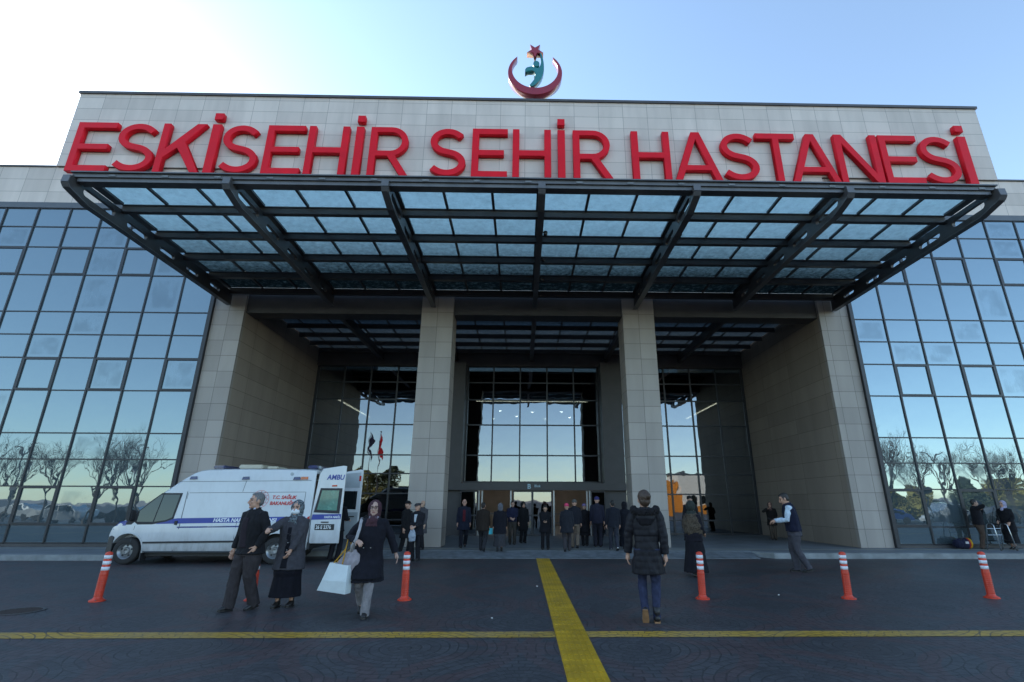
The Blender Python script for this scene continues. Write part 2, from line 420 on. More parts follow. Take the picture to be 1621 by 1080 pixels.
for x0, x1 in ((CX - 11.1, -3.92), (-2.70, 3.83), (5.05, CX + 11.1)):
    part('beam', DARK, (x0 + .002, x1 - .002, FY + .12, FY + .8, 8.5, 9.41))
part('header_panel', DARK, (CX - 11.1, CX + 11.1, BY - .15, BY + .1, 8.36, 9.4))
part('dark_pier', DARK, (-3.87, -2.88, 24.62, BY + .1, .15, 8.358))
part('dark_pier', DARK, (3.90, 4.90, 24.62, BY + .1, .15, 8.358))
part('rear_wall', DARK, (CX - 11.1, CX + 11.1, BY - .15, BY + .1, 9.4, 14.8), (CX - 11.1, CX + 11.1, BY + .1, 40, 14.4, 14.8))
part('shade_slab', DARK, (CX - 11.1, CX + 11.1, 19.2, 21.4, 10.2, 10.5))  # unseen slab, added to dim the front rows of passage glass
part('rear_wall', DARK, (CX - 75, CX - 12.25, 18.7, 40, .15, 12.9)); part('rear_wall', DARK, (CX + 12.25, CX + 75, 18.7, 40, .15, 12.9))
# lobby behind the entrance glass
part('lobby_shell', ROOMDARK, (CX - 11.1, CX + 11.1, 39.5, 39.8, .16, 7.3), (CX - 11.3, CX - 11.1, BY + .1, 39.8, .16, 7.3), (CX + 11.1, CX + 11.3, BY + .1, 39.8, .16, 7.3),
     (CX - 11.3, CX + 11.3, 26.6, 39.8, 7.0, 7.3), (CX - 11.3, CX + 11.3, 26.3, 26.6, 6.75, 8.3), (-9, -8.2, 31, 32, .16, 7), (8.9, 9.7, 31, 32, .16, 7), (-4.6, -3.8, 31, 32, .16, 7), (4.6, 5.4, 31, 32, .16, 7),
     (-6, 7, 35, 35.3, .16, 2.6))
dl = MB(); dl.lathe([(.085, 0), (.085, .02)], (0, 0, 0), 12); dlm = dl.mesh('downlight')
random.seed(3)
for i, (x, yy) in enumerate([(-1.9 + 1.25 * k, 27.2) for k in range(5)] + [(-1.4, 31), (-.4, 33), (.6, 31.4), (1.5, 34), (2.4, 31.2), (3.1, 33.4), (-2.0, 34.2)] + [(-9.3, 27.3), (-7.6, 27.3), (-6.0, 27.3), (6.1, 27.3), (7.9, 27.3), (9.5, 27.3)]):
    o = link('downlight', dlm, hb, LAMP); o.location = (x - CX, yy - FY, 6.975)
part('line_lamp', LINELAMP, (-10.2, -10.13, 27.0, 33.5, 6.95, 6.98)); part('line_lamp', LINELAMP, (-10.2, -5.2, 27.02, 27.07, 6.95, 6.98))
part('line_lamp', LINELAMP, (-2.6, 3.6, 27.75, 27.80, 6.95, 6.98)); part('line_lamp', LINELAMP, (10.9, 10.97, 27.0, 33.5, 6.95, 6.98)); part('line_lamp', LINELAMP, (5.6, 10.9, 27.02, 27.07, 6.95, 6.98))

# entrance door set under the sign band
ds = empty('entrance_door_set', (CX, 24.4, .15), 0, 'glass entrance doors under the dark band with the letter B', 'doors')
part('sign_band', DARK, (-3.95, 5.0, 24.30, 24.60, 2.14, 2.46), parent=ds)
bp = text_mesh('B', .30, .006, .006); o = link('sign_letter', bp, ds, LETTER_PALE); o.location = (.24 - CX, -.108, 2.205 - .15); o.rotation_euler = (PI / 2, 0, 0)
bp = text_mesh('Blok', .155, .005, .002); o = link('sign_lettering', bp, ds, LETTER_PALE); o.location = (.57 - CX, -.108, 2.275 - .15); o.rotation_euler = (PI / 2, 0, 0)
def door(x0, x1, y, glassy=True):
    f = part('door_frame', ALU, (x0, x0 + .05, y, y + .06, .16, 2.13), (x1 - .05, x1, y, y + .06, .16, 2.13), (x0 + .05, x1 - .05, y, y + .06, 2.06, 2.13), (x0 + .05, x1 - .05, y, y + .06, .16, .24), (x0 + .05, x1 - .05, y + .01, y + .05, 1.0, 1.06), parent=ds)
    part('door_glass', ENTRY_GLASS, (x0 + .05, x1 - .05, y + .02, y + .04, .24, .998), (x0 + .05, x1 - .05, y + .02, y + .04, 1.062, 2.058), parent=f)
    return f
door(-2.86, -2.05, 24.45); door(-.42, .48, 24.45); door(.482, 1.40, 24.45); door(3.2, 3.88, 24.45)
for x in (-2.02, -1.88, -.55, 1.44, 2.98, 3.11):
    part('door_post', mat('brushed_post', (.25, .26, .27), .35, .8, .1), (x, x + .07, 24.44, 24.54, .16, 2.13), parent=ds)
part('rail', STEEL2, (-1.8, -.56, 25.9, 25.94, 1.05, 1.10), (1.52, 2.97, 25.9, 25.94, 1.05, 1.10), (1.52, 2.97, 25.9, 25.94, .65, .69), parent=ds)

# entrance glazing at the back of the passage
eg = empty('entrance_glazing', (CX, BY, .15), 0, 'three bays of tall dark framed entrance glass at the back of the passage', 'glazing')
rows = [.17, .80, 2.0, 2.93, 3.82, 5.32, 6.6, 7.5, 8.35]
def glaz(xs, zs, name='window_pane'):
    mb = MB()
    for i, x in enumerate(xs):
        w = .035 if 0 < i < len(xs) - 1 else .07
        mb.box(x - w, x + w, BY - .06, BY + .06, zs[0], zs[-1])
    for i, z in enumerate(zs):
        w = .03 if i else .06
        for x0, x1 in zip(xs, xs[1:]): mb.box(x0 + .036, x1 - .036, BY - .05, BY + .05, z - w, z + w)
    fr = mb.build('mullion_frame', ALU, eg, world=True)
    for x0, x1 in zip(xs, xs[1:]):
        for z0, z1 in zip(zs, zs[1:]):
            w, h = x1 - x0 - .07, z1 - z0 - .06
            me = MB().box(-w / 2, w / 2, -.008, .008, -h / 2, h / 2).mesh('window_pane')
            o = link(name, me, eg, ENTRY_GLASS); o.location = ((x0 + x1) / 2 - CX, 0, (z0 + z1) / 2 - .15)
            o.rotation_euler = (R(random.uniform(-.15, .15)), 0, R(random.uniform(-.25, .25)))
glaz([CX - 11.1 + .08 + 1.37 * k for k in range(5)] + [-3.87], rows)
glaz([-2.88, -1.52, -.14, 1.24, 2.62, 3.90], [2.52, 3.82, 5.32, 6.6, 7.5, 8.35])
glaz([4.90] + [CX + 11.1 - .08 - 1.37 * k for k in range(4, -1, -1)], rows)

# ---------------------------------------------------------------- glass wings
ZT = [.27, .83, 2.07, 2.97, 3.87, 5.40, 6.62, 7.52, 8.43, 9.95, 11.15, 12.05, 12.88]
def wing(sgn, label):
    x_in = CX + sgn * 12.25
    cw = empty('glass_curtain_wall', (x_in, FY, .15), 0, label, 'glass wall', 'blue glass wings beside the entrance')
    xs = [x_in + sgn * (.10 + 1.29 * k) for k in range(9)]
    mb = MB()
    def bx(a, b, *r): mb.box(min(a, b), max(a, b), *r)
    bx(x_in + sgn * .003, x_in + sgn * .14, FY - .12, FY + .1, .16, 12.88)
    for x in xs[1:]: mb.box(x - .027, x + .027, FY - .02, FY + .09, .27, 12.88)
    for z in ZT:
        for a, b in zip(xs, xs[1:]):
            bx(a + sgn * (.034 if a != xs[0] else .041), b - sgn * .034, FY - .005, FY + .08, z - .021, z + .021)
    mb.build('mullion_frame', ALU, cw, world=True)
    MB().box(min(xs[0], xs[-1]), max(xs[0], xs[-1]), FY - .06, FY + .1, .152, .243).build('plinth', DARK, cw, world=True)
    for i, (a, b) in enumerate(zip(xs, xs[1:])):
        for j, (z0, z1) in enumerate(zip(ZT, ZT[1:])):
            w, h = abs(b - a) - .054, z1 - z0 - .042
            me = MB().box(-w / 2, w / 2, -.01, .01, -h / 2, h / 2).mesh('window_pane')
            o = link('window_pane', me, cw, WING_GLASS); o.location = ((a + b) / 2 - x_in, .03, (z0 + z1) / 2 - .15)
            o.rotation_euler = (R(random.uniform(-.22, .22)), 0, R(random.uniform(-.3, .3)))
            if j in (1, 5, 9) and (i + (j != 1)) % 2 == (0 if sgn > 0 else 1):
                fr = MB(); q = .055
                fr.box(-w / 2, w / 2, -.05, -.012, -h / 2, -h / 2 + q); fr.box(-w / 2, w / 2, -.05, -.012, h / 2 - q, h / 2)
                fr.box(-w / 2, -w / 2 + q, -.05, -.012, -h / 2 + q, h / 2 - q); fr.box(w / 2 - q, w / 2, -.05, -.012, -h / 2 + q, h / 2 - q)
                s = fr.build('sash_frame', ALU, o)
    return cw
wing(-1, 'blue mirrored glass wing beside the ambulance, left of the entrance')
wing(1, 'blue mirrored glass wing behind the walking frame, right of the entrance')

# ---------------------------------------------------------------- canopy
cn = empty('glass_canopy', (CX, FY, 8.9), 0, 'wide frosted glass canopy on seven slotted dark steel ribs over the entrance', 'canopy')
SL = .018
def zc(y, z): return z + SL * (18.0 - y)
RX = [CX - 11.68 + 3.893 * k for k in range(7)]
def slot(y0, y1, z0, z1):
    pts = []; r = (z1 - z0) / 2; zm = (z0 + z1) / 2
    for k in range(7): a = -PI / 2 + PI * k / 6; pts.append((y1 - r + r * math.cos(a), zc(y1 - r, zm) + r * math.sin(a)))
    for k in range(7): a = PI / 2 + PI * k / 6; pts.append((y0 + r + r * math.cos(a), zc(y0 + r, zm) + r * math.sin(a)))
    return pts
out = [(18.15, 8.76), (18.15, 9.28), (11.0, 9.31), (10.88, 9.29), (10.80, 9.22), (10.78, 9.02), (10.86, 8.94), (11.45, 8.80)]
holes = [slot(11.25, 12.3, 8.86, 9.06), slot(12.75, 13.55, 8.86, 9.03), slot(14.1, 14.8, 8.87, 9.02), slot(15.4, 16.05, 8.88, 9.01), slot(16.75, 17.35, 8.93, 9.06)]
rib_me = plate_mesh([[(a - FY, b - 8.9) for a, b in h] for h in [out] + holes], .09)
rib_me.transform(Matrix(((0, 0, 1, 0), (1, 0, 0, 0), (0, 1, 0, 0), (0, 0, 0, 1))))
fl = MB()
flange = [(10.79, 9.22), (10.77, 9.02), (10.85, 8.93), (11.45, 8.79), (18.13, 8.75)]
for (a0, b0), (a1, b1) in zip(flange, flange[1:]):
    d = V((a1 - a0, b1 - b0)).normalized(); n = (d.y * .025, -d.x * .025) if True else 0
    n = (-abs(d.y) * .025, -abs(d.x) * .025)
    fl.prism([(a0, b0), (a1, b1), (a1 + n[0], b1 + n[1]), (a0 + n[0], b0 + n[1])], lambda a, b: (-.09, a - FY, b - 8.9), lambda a, b: (.09, a - FY, b - 8.9))
fl_me = fl.mesh('flange')
spot = MB(); spot.tube([(0, 0, 0), (.10, 0, -.05)], .018, 6); spot.lathe([(.02, -.07), (.06, -.06), (.06, .06), (.05, .065)], (.13, 0, -.07), 10, 'y'); sp_me = spot.mesh('spotlight', smooth=False)
for i, x in enumerate(RX):
    r = link('rib', rib_me, cn, STEEL); r.location = (x - CX, 0, 0)
    f = link('flange', fl_me, r, STEEL2)
    if 0 < i < 6:
        for y in (12.9, 14.5, 15.9, 17.3):
            o = link('spotlight', sp_me, r, ALU); o.location = (.05 if x > 0 else -.05, y - FY, 8.96 + SL * (18 - y) - 8.9)
            if x < 0: o.rotation_euler = (0, 0, PI)
PY = [11.1, 12.5, 13.87, 15.23, 16.6, 17.97]
x0, x1 = RX[0] + .05, RX[-1] - .05
for y in PY[1:]:
    z = zc(y, 9.15)
    part('purlin', STEEL, (x0, x1, y - .05, y + .05, z, z + .17), (x0, x1, y - .085, y + .085, z + .172, z + .2), (x0, x1, y - .075, y + .075, z - .022, z - .002), parent=cn)
z = zc(11.1, 9.03)
part('gutter', STEEL2, (RX[0] + .1, RX[-1] - .1, 10.95, 11.2, z, z + .10), (RX[0] - .0, RX[-1] + .0, 10.90, 11.2, z + .102, z + .2), (RX[0] - .02, RX[-1] + .02, 10.84, 11.2, z + .202, z + .235), parent=cn)
BRK = mat('bracket_grey', (.2, .21, .22), .5, .3)
for k in range(18):
    br = MB(); xx = RX[0] + .9 + 1.295 * k; br.box(xx, xx + .16, 10.885, 10.899, z + .12, z + .17); br.build('bracket', BRK, cn, world=True)
gx = []
for a, b in zip(RX, RX[1:]): gx += [a + (b - a) * k / 3 for k in range(3)]
gx.append(RX[-1])
for x in gx:
    near_rib = min(abs(x - q) for q in RX) < .01
    w = .11 if near_rib else .035
    mb = MB()
    for ya, yb in zip(PY, PY[1:]):
        mb.prism([(x - w, ya + .1), (x + w, ya + .1), (x + w, yb - .1), (x - w, yb - .1)], lambda a, b: (a, b, zc(b, 9.322)), lambda a, b: (a, b, zc(b, 9.385)))
    mb.build('glazing_bar', STEEL, cn, world=True)
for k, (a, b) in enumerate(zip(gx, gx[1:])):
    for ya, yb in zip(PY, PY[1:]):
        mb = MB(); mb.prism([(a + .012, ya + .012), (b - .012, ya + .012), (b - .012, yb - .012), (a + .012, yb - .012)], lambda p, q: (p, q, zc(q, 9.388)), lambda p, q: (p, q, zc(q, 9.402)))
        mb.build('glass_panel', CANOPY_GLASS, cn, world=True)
# the roof carries on over the passage
IY = [19.05 + 1.28 * k for k in range(6)]
for y in IY[1:-1] + [IY[-1] - .1]:
    part('purlin', STEEL, (CX - 11.05, CX + 11.05, y - .05, y + .05, 9.04, 9.2), (CX - 11.05, CX + 11.05, y - .085, y + .085, 9.202, 9.23), parent=cn)
for x in RX[1:-1]:
    mb = MB(); mb.box(x - .05, x + .05, FY + .82, BY - .16, 8.66, 9.03); mb.box(x - .1, x + .1, FY + .82, BY - .16, 8.635, 8.658); mb.build('inner_rib', STEEL, cn, world=True)
mb = MB()
for x in gx[1:-1]: mb.box(x - .035, x + .035, 19.05, BY - .16, 9.232, 9.27)
mb.build('inner_glazing_bar', STEEL, cn, world=True)
mb = MB()
ix = [CX - 11.09] + gx[1:-1] + [CX + 11.09]
for a, b in zip(ix, ix[1:]):
    for ya, yb in zip(IY, IY[1:]): mb.box(a + .012, b - .012, ya + .012, yb - .012, 9.272, 9.285)
tag(mb.build('inner_glass_panel', INNER_GLASS, cn, world=True), kind='stuff')

# ---------------------------------------------------------------- sign letters
H0, T = 2.40, .262
def ribbon(c, t):
    n = len(c); l = []; r = []
    for i in range(n):
        a = c[max(i - 1, 0)]; b = c[min(i + 1, n - 1)]; d = V((b[0] - a[0], b[1] - a[1])).normalized()
        l.append((c[i][0] - d.y * t / 2, c[i][1] + d.x * t / 2)); r.append((c[i][0] + d.y * t / 2, c[i][1] - d.x * t / 2))
    return l + r[::-1]
def glyph(ch, w):
    h, t = H0, T
    if ch == 'E': return [[(0, 0), (w, 0), (w, t), (t, t), (t, h * .5 - t * .5), (w * .9, h * .5 - t * .5), (w * .9, h * .5 + t * .45), (t, h * .5 + t * .45), (t, h - t), (w, h - t), (w, h), (0, h)]]
    if ch == 'H': return [[(0, 0), (t, 0), (t, h / 2 - t / 2), (w - t, h / 2 - t / 2), (w - t, 0), (w, 0), (w, h), (w - t, h), (w - t, h / 2 + t / 2), (t, h / 2 + t / 2), (t, h), (0, h)]]
    if ch == 'T': return [[((w - t) / 2, 0), ((w + t) / 2, 0), ((w + t) / 2, h - t), (w, h - t), (w, h), (0, h), (0, h - t), ((w - t) / 2, h - t)]]
    if ch == 'N': return [[(0, 0), (t, 0), (t, h - 1.5 * t), (w - 1.2 * t, 0), (w, 0), (w, h), (w - t, h), (w - t, 1.5 * t), (1.2 * t, h), (0, h)]]
    if ch == 'K': return [[(0, 0), (t, 0), (t, h * .30), (w * .42, h * .50), (w - 1.25 * t, 0), (w, 0), (w * .56, h * .62), (w * .96, h), (w * .96 - 1.4 * t, h), (t, h * .46), (t, h), (0, h)]]
    if ch == 'I': return [[(0, 0), (w, 0), (w, h), (0, h)]]
    if ch == 'A':
        ta = .17; b = 1.06 * t; xi = lambda y: b + (w / 2 - ta) * y / h; yb = h * .20; yt = yb + .9 * t; ya = h * (w / 2 - b) / (w / 2 - ta)
        return [[(0, 0), (b, 0), (xi(yb), yb), (w - xi(yb), yb), (w - b, 0), (w, 0), (w / 2 + ta, h), (w / 2 - ta, h)], [(xi(yt), yt), (w / 2, ya), (w - xi(yt), yt)]]
    if ch == 'R':
        y0 = h * .40; ry = (h - y0) / 2; cy = y0 + ry; xr = w * .95; xb = xr - ry * 1.0; o = [(0, 0), (t, 0), (t, y0), (w * .46, y0), (w - 1.2 * t, 0), (w, 0)]
        lx = w * .46 + 1.15 * t
        a0 = math.asin(max(-1, min(1, (lx - xb) / ry))) - PI / 2
        for k in range(15):
            a = a0 + (PI / 2 - a0) * k / 14; o.append((xb + ry * math.cos(a), cy + ry * math.sin(a)))
        o.append((0, h)); hl = [(t, y0 + t * .9)]; r2 = ry - t * .92
        for k in range(13): a = -PI / 2 + PI * k / 12; hl.append((xb + r2 * math.cos(a), cy + r2 * math.sin(a)))
        hl.append((t, h - t * .95)); hl[0] = (t, cy - r2); hl[-1] = (t, cy + r2)
        return [o, hl]
    if ch == 'S':
        c = []; rx = w / 2 - t / 2; a1 = (h - t) / 4 * 1.0
        for k in range(21): a = R(28) + (R(268) - R(28)) * k / 20; c.append((w / 2 - .01 + rx * .93 * math.cos(a), h - t / 2 - a1 + a1 * math.sin(a)))
        for k in range(21): a = R(88) - (R(88) + R(152)) * k / 20; c.append((w / 2 + rx * math.cos(a), t / 2 + a1 + a1 * math.sin(a)))
        for _ in range(6): c = [c[0]] + [((c[i - 1][0] + 2 * c[i][0] + c[i + 1][0]) / 4, (c[i - 1][1] + 2 * c[i][1] + c[i + 1][1]) / 4) for i in range(1, len(c) - 1)] + [c[-1]]
        return [ribbon(c, t)]
sg = empty('sign_lettering', (CX, 18.1, 14.47), 0, 'large red raised hospital name letters across the stone wall', 'sign')
LET = [('E', -18.86, -17.26), ('S', -17.15, -15.42), ('K', -15.31, -13.47), ('I', -13.27, -12.93), ('S', -12.80, -11.14), ('E', -10.91, -9.37), ('H', -9.18, -7.50), ('I', -7.19, -6.89), ('R', -6.56, -4.89),
       ('S', -4.09, -2.47), ('E', -2.24, -.76), ('H', -.52, 1.09), ('I', 1.40, 1.69), ('R', 2.05, 3.69),
       ('H', 4.56, 6.17), ('A', 6.34, 8.31), ('S', 8.32, 9.98), ('T', 9.96, 11.63), ('A', 11.32, 13.33), ('N', 13.39, 15.22), ('E', 15.34, 16.97), ('S', 17.0, 18.66), ('I', 18.86, 19.21)]
turn = Matrix(((1, 0, 0, 0), (0, 0, -1, 0), (0, 1, 0, 0), (0, 0, 0, 1)))
for ch, xa, xb in LET:
    w = xb - xa
    if ch == 'T': w = w
    me = curve_mesh(glyph(ch, w), .20, .010); me.transform(turn)
    if ch == 'I':
        d = curve_mesh([[(0, H0 + .27), (w, H0 + .27), (w, H0 + .58), (0, H0 + .58)]], .20, .010); d.transform(turn)
        bm = bmesh.new(); bm.from_mesh(me); bm.from_mesh(d); bm.to_mesh(me); bm.free()
    o = link('letter', me, sg, RED); o.location = (xa - CX, -.135, 0)

# ---------------------------------------------------------------- roof emblem
em = empty('rooftop_emblem', (CX, 18.6, 19.03), 0, 'red crescent and star with a teal figure on the roof edge', 'emblem')
def flat(name, splines, depth, m, y=0.0):
    me = curve_mesh(splines, depth, .006); me.transform(turn); o = link(name, me, em, m); o.location = (0, y, 0); return o
ez = lambda z: z - 18.7
K = 1.02
crs = []
t0 = math.atan2(.91, .83)
for k in range(49): a = (PI - t0) + (PI + 2 * t0) * k / 48; crs.append((1.25 * math.cos(a), ez(20.23) + 1.25 * math.sin(a)))
ti = math.atan2(21.14 - 20.43, .80)
for k in range(1, 48): a = ti - (PI + 2 * ti) * k / 48; crs.append((1.08 * math.cos(a), ez(20.43) + 1.08 * math.sin(a)))
flat('crescent', [crs], .36, EMB_RED)
flat('star', [[((.39 if k % 2 == 0 else .155) * math.cos(-PI / 2 + PI * k / 5), ez(21.60) + (.42 if k % 2 == 0 else .17) * math.sin(-PI / 2 + PI * k / 5)) for k in range(10)]], .30, EMB_RED)
fig = [(635, 245), (652, 275), (665, 300), (682, 360), (692, 420), (696, 480), (695, 540), (683, 600), (660, 660), (632, 705), (600, 740), (560, 772), (520, 800), (475, 785), (508, 742), (540, 700), (556, 665), (565, 630), (566, 600), (556, 570), (525, 553), (480, 552), (440, 560), (403, 580), (405, 535), (420, 512), (440, 500), (500, 486), (555, 503), (600, 513), (625, 495), (640, 470), (650, 435), (655, 400), (652, 360), (645, 320)]
flat('figure', [[((x - 558) * .00298, ez(21.14 - (y - 320) * .00368 + .12)) for x, y in fig]], .26, EMB_GREEN)
flat('figure_head', [[(.06 + .14 * math.cos(2 * PI * k / 24), ez(20.82) + .165 * math.sin(2 * PI * k / 24)) for k in range(24)]], .26, EMB_GREEN)
MB().tube([(0, .2, -.33), (0, .2, 2.75)], .045, 10).build('mast', STEEL2, em, smooth=True)
MB().box(-.2, .2, .1, .3, -.33, -.28).build('mast_foot', STEEL2, em)
# ---------------------------------------------------------------- traffic posts
ORANGE = mat('orange_flexible_plastic', (.62, .052, .022), .45, 0, .15, 6)
REFLECT = mat('white_reflective_band', (.72, .74, .78), .35, 0, .08, 20)
def post_meshes():
    p = [(.0, 0), (.118, .0), (.118, .016), (.100, .026), (.070, .045), (.064, .06)]
    z = .06
    while z < .40: p += [(.0645, z), (.0595, z + .012), (.0595, z + .02), (.0640, z + .03)]; z += .034
    p += [(.060, .42), (.057, .45), (.056, .72), (.051, .742), (.025, .757), (0, .76)]
    body = MB().lathe(p, n=24).mesh('post_body', smooth=True); body.set_sharp_from_angle(angle=R(50))
    bands = [MB().lathe([(.0555, z), (.0585, z + .001), (.0585, z + .054), (.0555, z + .055)], n=24).mesh('reflective_band', smooth=True) for z in (.47, .56, .65)]
    bolt = MB().lathe([(0, .028), (.012, .028), (.012, .036), (0, .036)], n=8).mesh('bolt')
    return body, bands, bolt
pb, pbands, pbolt = post_meshes()
PL = ['orange and white flexible post at the front wheel of the ambulance', 'orange and white flexible post half hidden behind the grey haired man',
      'orange and white flexible post beside the woman carrying bags', 'orange and white flexible post in front of the shawled woman',
      'orange and white flexible post in front of the man in the vest', 'orange and white flexible post in front of the walking frame']
for (x, y), lb in zip([(-7.0, 9.38), (-4.52, 9.47), (-1.97, 9.48), (3.13, 9.57), (5.69, 9.59), (8.27, 9.65)], PL):
    r = empty('traffic_post', (x, y, .0), 0, lb, 'traffic post', 'orange posts across the plaza')
    link('post_body', pb, r, ORANGE)
    for b in pbands: link('reflective_band', b, r, REFLECT)
    for k in range(4):
        o = link('bolt', pbolt, r, STEEL2); o.location = (.100 * math.cos(.8 + k * PI / 2), .100 * math.sin(.8 + k * PI / 2), -.004)
    r.rotation_euler = (R(random.uniform(-1, 1)), R(random.uniform(-1, 1)), random.uniform(0, 6))

dc = empty('drain_cover', (-7.5, 8.56, .004), 0, 'dark iron drain cover set in the paving near the edge', 'drain cover')
MB().lathe([(0, 0), (.31, 0), (.31, .006), (.27, .006), (.27, .002), (0, .002)], n=28).build('cover_ring', DARK, dc)
mb = MB()
for k in range(-4, 5): q = math.sqrt(max(.006, .255 ** 2 - (k * .058) ** 2)); mb.box(-q, q, k * .058 - .017, k * .058 + .017, .002, .006)
mb.build('grate', mat('rusty_grate', (.05, .035, .03), .7, .3), dc)
lt = MB()
for x, y in [(-3.9, 11.3), (-.4, 8.0), (4.6, 9.9), (.3, 10.9)]:
    a = random.uniform(0, 6); lt.tube([(x, y, .014), (x + .03 * math.cos(a), y + .03 * math.sin(a), .012)], .007, 6)
tag(lt.build('litter', mat('paper_litter', (.6, .6, .58), .8)), kind='stuff')

# ---------------------------------------------------------------- ambulance
def van_paint():
    m = mat('white_van_paint', (.62, .65, .67), .28, 0, .05, 1.2, coat=.4, rvar=.06); t = m.node_tree
    p = next(n for n in t.nodes if n.type == 'BSDF_PRINCIPLED'); src = p.inputs['Base Color'].links[0].from_socket
    g = N(t, 'ShaderNodeNewGeometry'); s = N(t, 'ShaderNodeSeparateXYZ'); L(t, g.outputs['Position'], s.inputs[0])
    mp = N(t, 'ShaderNodeMapping'); mp.inputs['Scale'].default_value = (2, 2, .7); L(t, g.outputs['Position'], mp.inputs[0])
    n = noise_tex(t, 3, 6, mp.outputs[0], .65)
    k = M(t, 'ADD', M(t, 'MULTIPLY', ramp(t, M(t, 'SUBTRACT', .95, s.outputs['Z']), .0, .65), M(t, 'MULTIPLY_ADD', n, 1.0, .05)), M(t, 'MULTIPLY', ramp(t, n, .5, .8), .12), clamp=True)
    c = mixc(t, k, src, (.16, .14, .12)); L(t, c, p.inputs['Base Color']); L(t, M(t, 'MULTIPLY_ADD', k, .4, .28), p.inputs['Roughness'])
    return m
WHITE = van_paint()
VGLASS = glass('van_window_glass', (.6, .68, .70), .07, (.012, .016, .018))
BLUE = mat('blue_livery_vinyl', (.030, .055, .30), .35, 0, .08, 3)
REDV = mat('red_livery_vinyl', (.55, .045, .05), .4, 0, .05, 3)
BLACKP = mat('black_moulded_plastic', (.022, .023, .026), .55, 0, .15, 5)
TYRE = mat('tyre_rubber', (.022, .021, .021), .8, 0, .2, 8, 60, .002)
RIM = mat('steel_wheel_rim', (.26, .27, .28), .35, .7, .15, 6)
BLUELAMP = mat('blue_beacon_lens', (.010, .020, .11), .2, coat=.6)
AMBER = mat('amber_lens', (.55, .12, .02), .25, coat=.6)
REDLENS = mat('red_lens', (.42, .012, .015), .2, coat=.6)
BEIGE = mat('beige_roof_unit', (.50, .46, .36), .5, 0, .08)
SEAM = mat('panel_gap', (.06, .07, .08), .7, 0, .1)
SILVER = mat('door_inner_grey', (.36, .40, .42), .45, .1, .1, 3)
INNER = mat('ambulance_interior', (.10, .05, .035), .7, 0, .3, 4)
GREENW = mat('green_curtained_window', (.06, .20, .16), .25, 0, .25, 5, coat=.5)
am = empty('ambulance', (-11.05, 15.47, 0), R(1.4), 'white ambulance van with blue stripes and open rear doors', 'ambulance')
prof = [(0, .78), (.03, .88), (.09, .96), (.26, 1.07), (.49, 1.18), (.68, 1.35), (.95, 1.60), (1.2, 1.82), (1.56, 2.11), (1.79, 2.27), (1.95, 2.37), (2.11, 2.425), (2.3, 2.45), (2.6, 2.46), (3.3, 2.475), (4.2, 2.475), (5.0, 2.47), (5.22, 2.46), (5.27, 2.43)]
def top(s):
    for (a, b), (c, d) in zip(prof, prof[1:]):
        if a <= s <= c: return b + (d - b) * (s - a) / (c - a)
    return prof[-1][1]
def wid(s, z):
    w = .985 if z < .8 else .985 - .0586 * (z - .8)
    if z < .45: w -= (.45 - z) * .15
    if s < .6: q = (.6 - s) / .6; w *= 1 - .17 * q * q
    return w
rs = []
for s, tp in prof:
    bot = .30 if s < 4.9 else .36
    zs = [bot, bot + .15, .8 if tp > .95 else bot + .3]
    zt = [1.05, 1.45, 1.85, 2.12, 2.26]
    half = [(wid(s, z), z) for z in zs]
    body_top = tp - (.09 if tp > 1.6 else .06)
    for z in zt: zz = min(z, body_top - .005 * (2.4 - z)); zz = max(zz, zs[-1] + .01); half.append((wid(s, zz), zz))
    wt = half[-1][0]
    half += [(wt - .03, tp - .045), (wt - .10, tp - .012), (wt * .5, tp + .006)]
    ring = [(s, -w, z) for w, z in half] + [(s, w, z) for w, z in half[::-1]]
    rs.append(ring)
vb = MB().rings(rs); vo = vb.build('body', WHITE, None)
def cutter(mb):
    o = mb.build('cutter', WHITE, None); return o
FW, RW = .60, 4.44; WZ, WR = .335, .335
cs = []
for s in (FW, RW):
    for sg_ in (-1, 1): cs.append(cutter(MB().lathe([(0, sg_ * .66), (.42, sg_ * .66), (.42, sg_ * 1.1), (0, sg_ * 1.1)], (s, 0, .35), 28, 'y')))
cs.append(cutter(MB().box(2.4, 5.6, -.86, .86, .52, 2.33)))
for c in cs:
    md = vo.modifiers.new('b', 'BOOLEAN'); md.operation = 'DIFFERENCE'; md.object = c; md.solver = 'EXACT'
me = eval_mesh(vo); bpy.data.objects.remove(vo)
for c in cs: bpy.data.objects.remove(c)
body = link('body', me, am, [WHITE])
for p in me.polygons: p.use_smooth = True
me.set_sharp_from_angle(angle=R(32))
E_ = .006
def decal(name, poly, m, d=E_, th=.004, side=-1, parent=None):
    """thin panel lying on the van side: poly in (length, height)"""
    mb = MB(); n = len(poly)
    mb.prism(poly, lambda s, z: (s, side * (wid(s, z) + d - th), z), lambda s, z: (s, side * (wid(s, z) + d), z))
    return mb.build(name, m, parent or am)
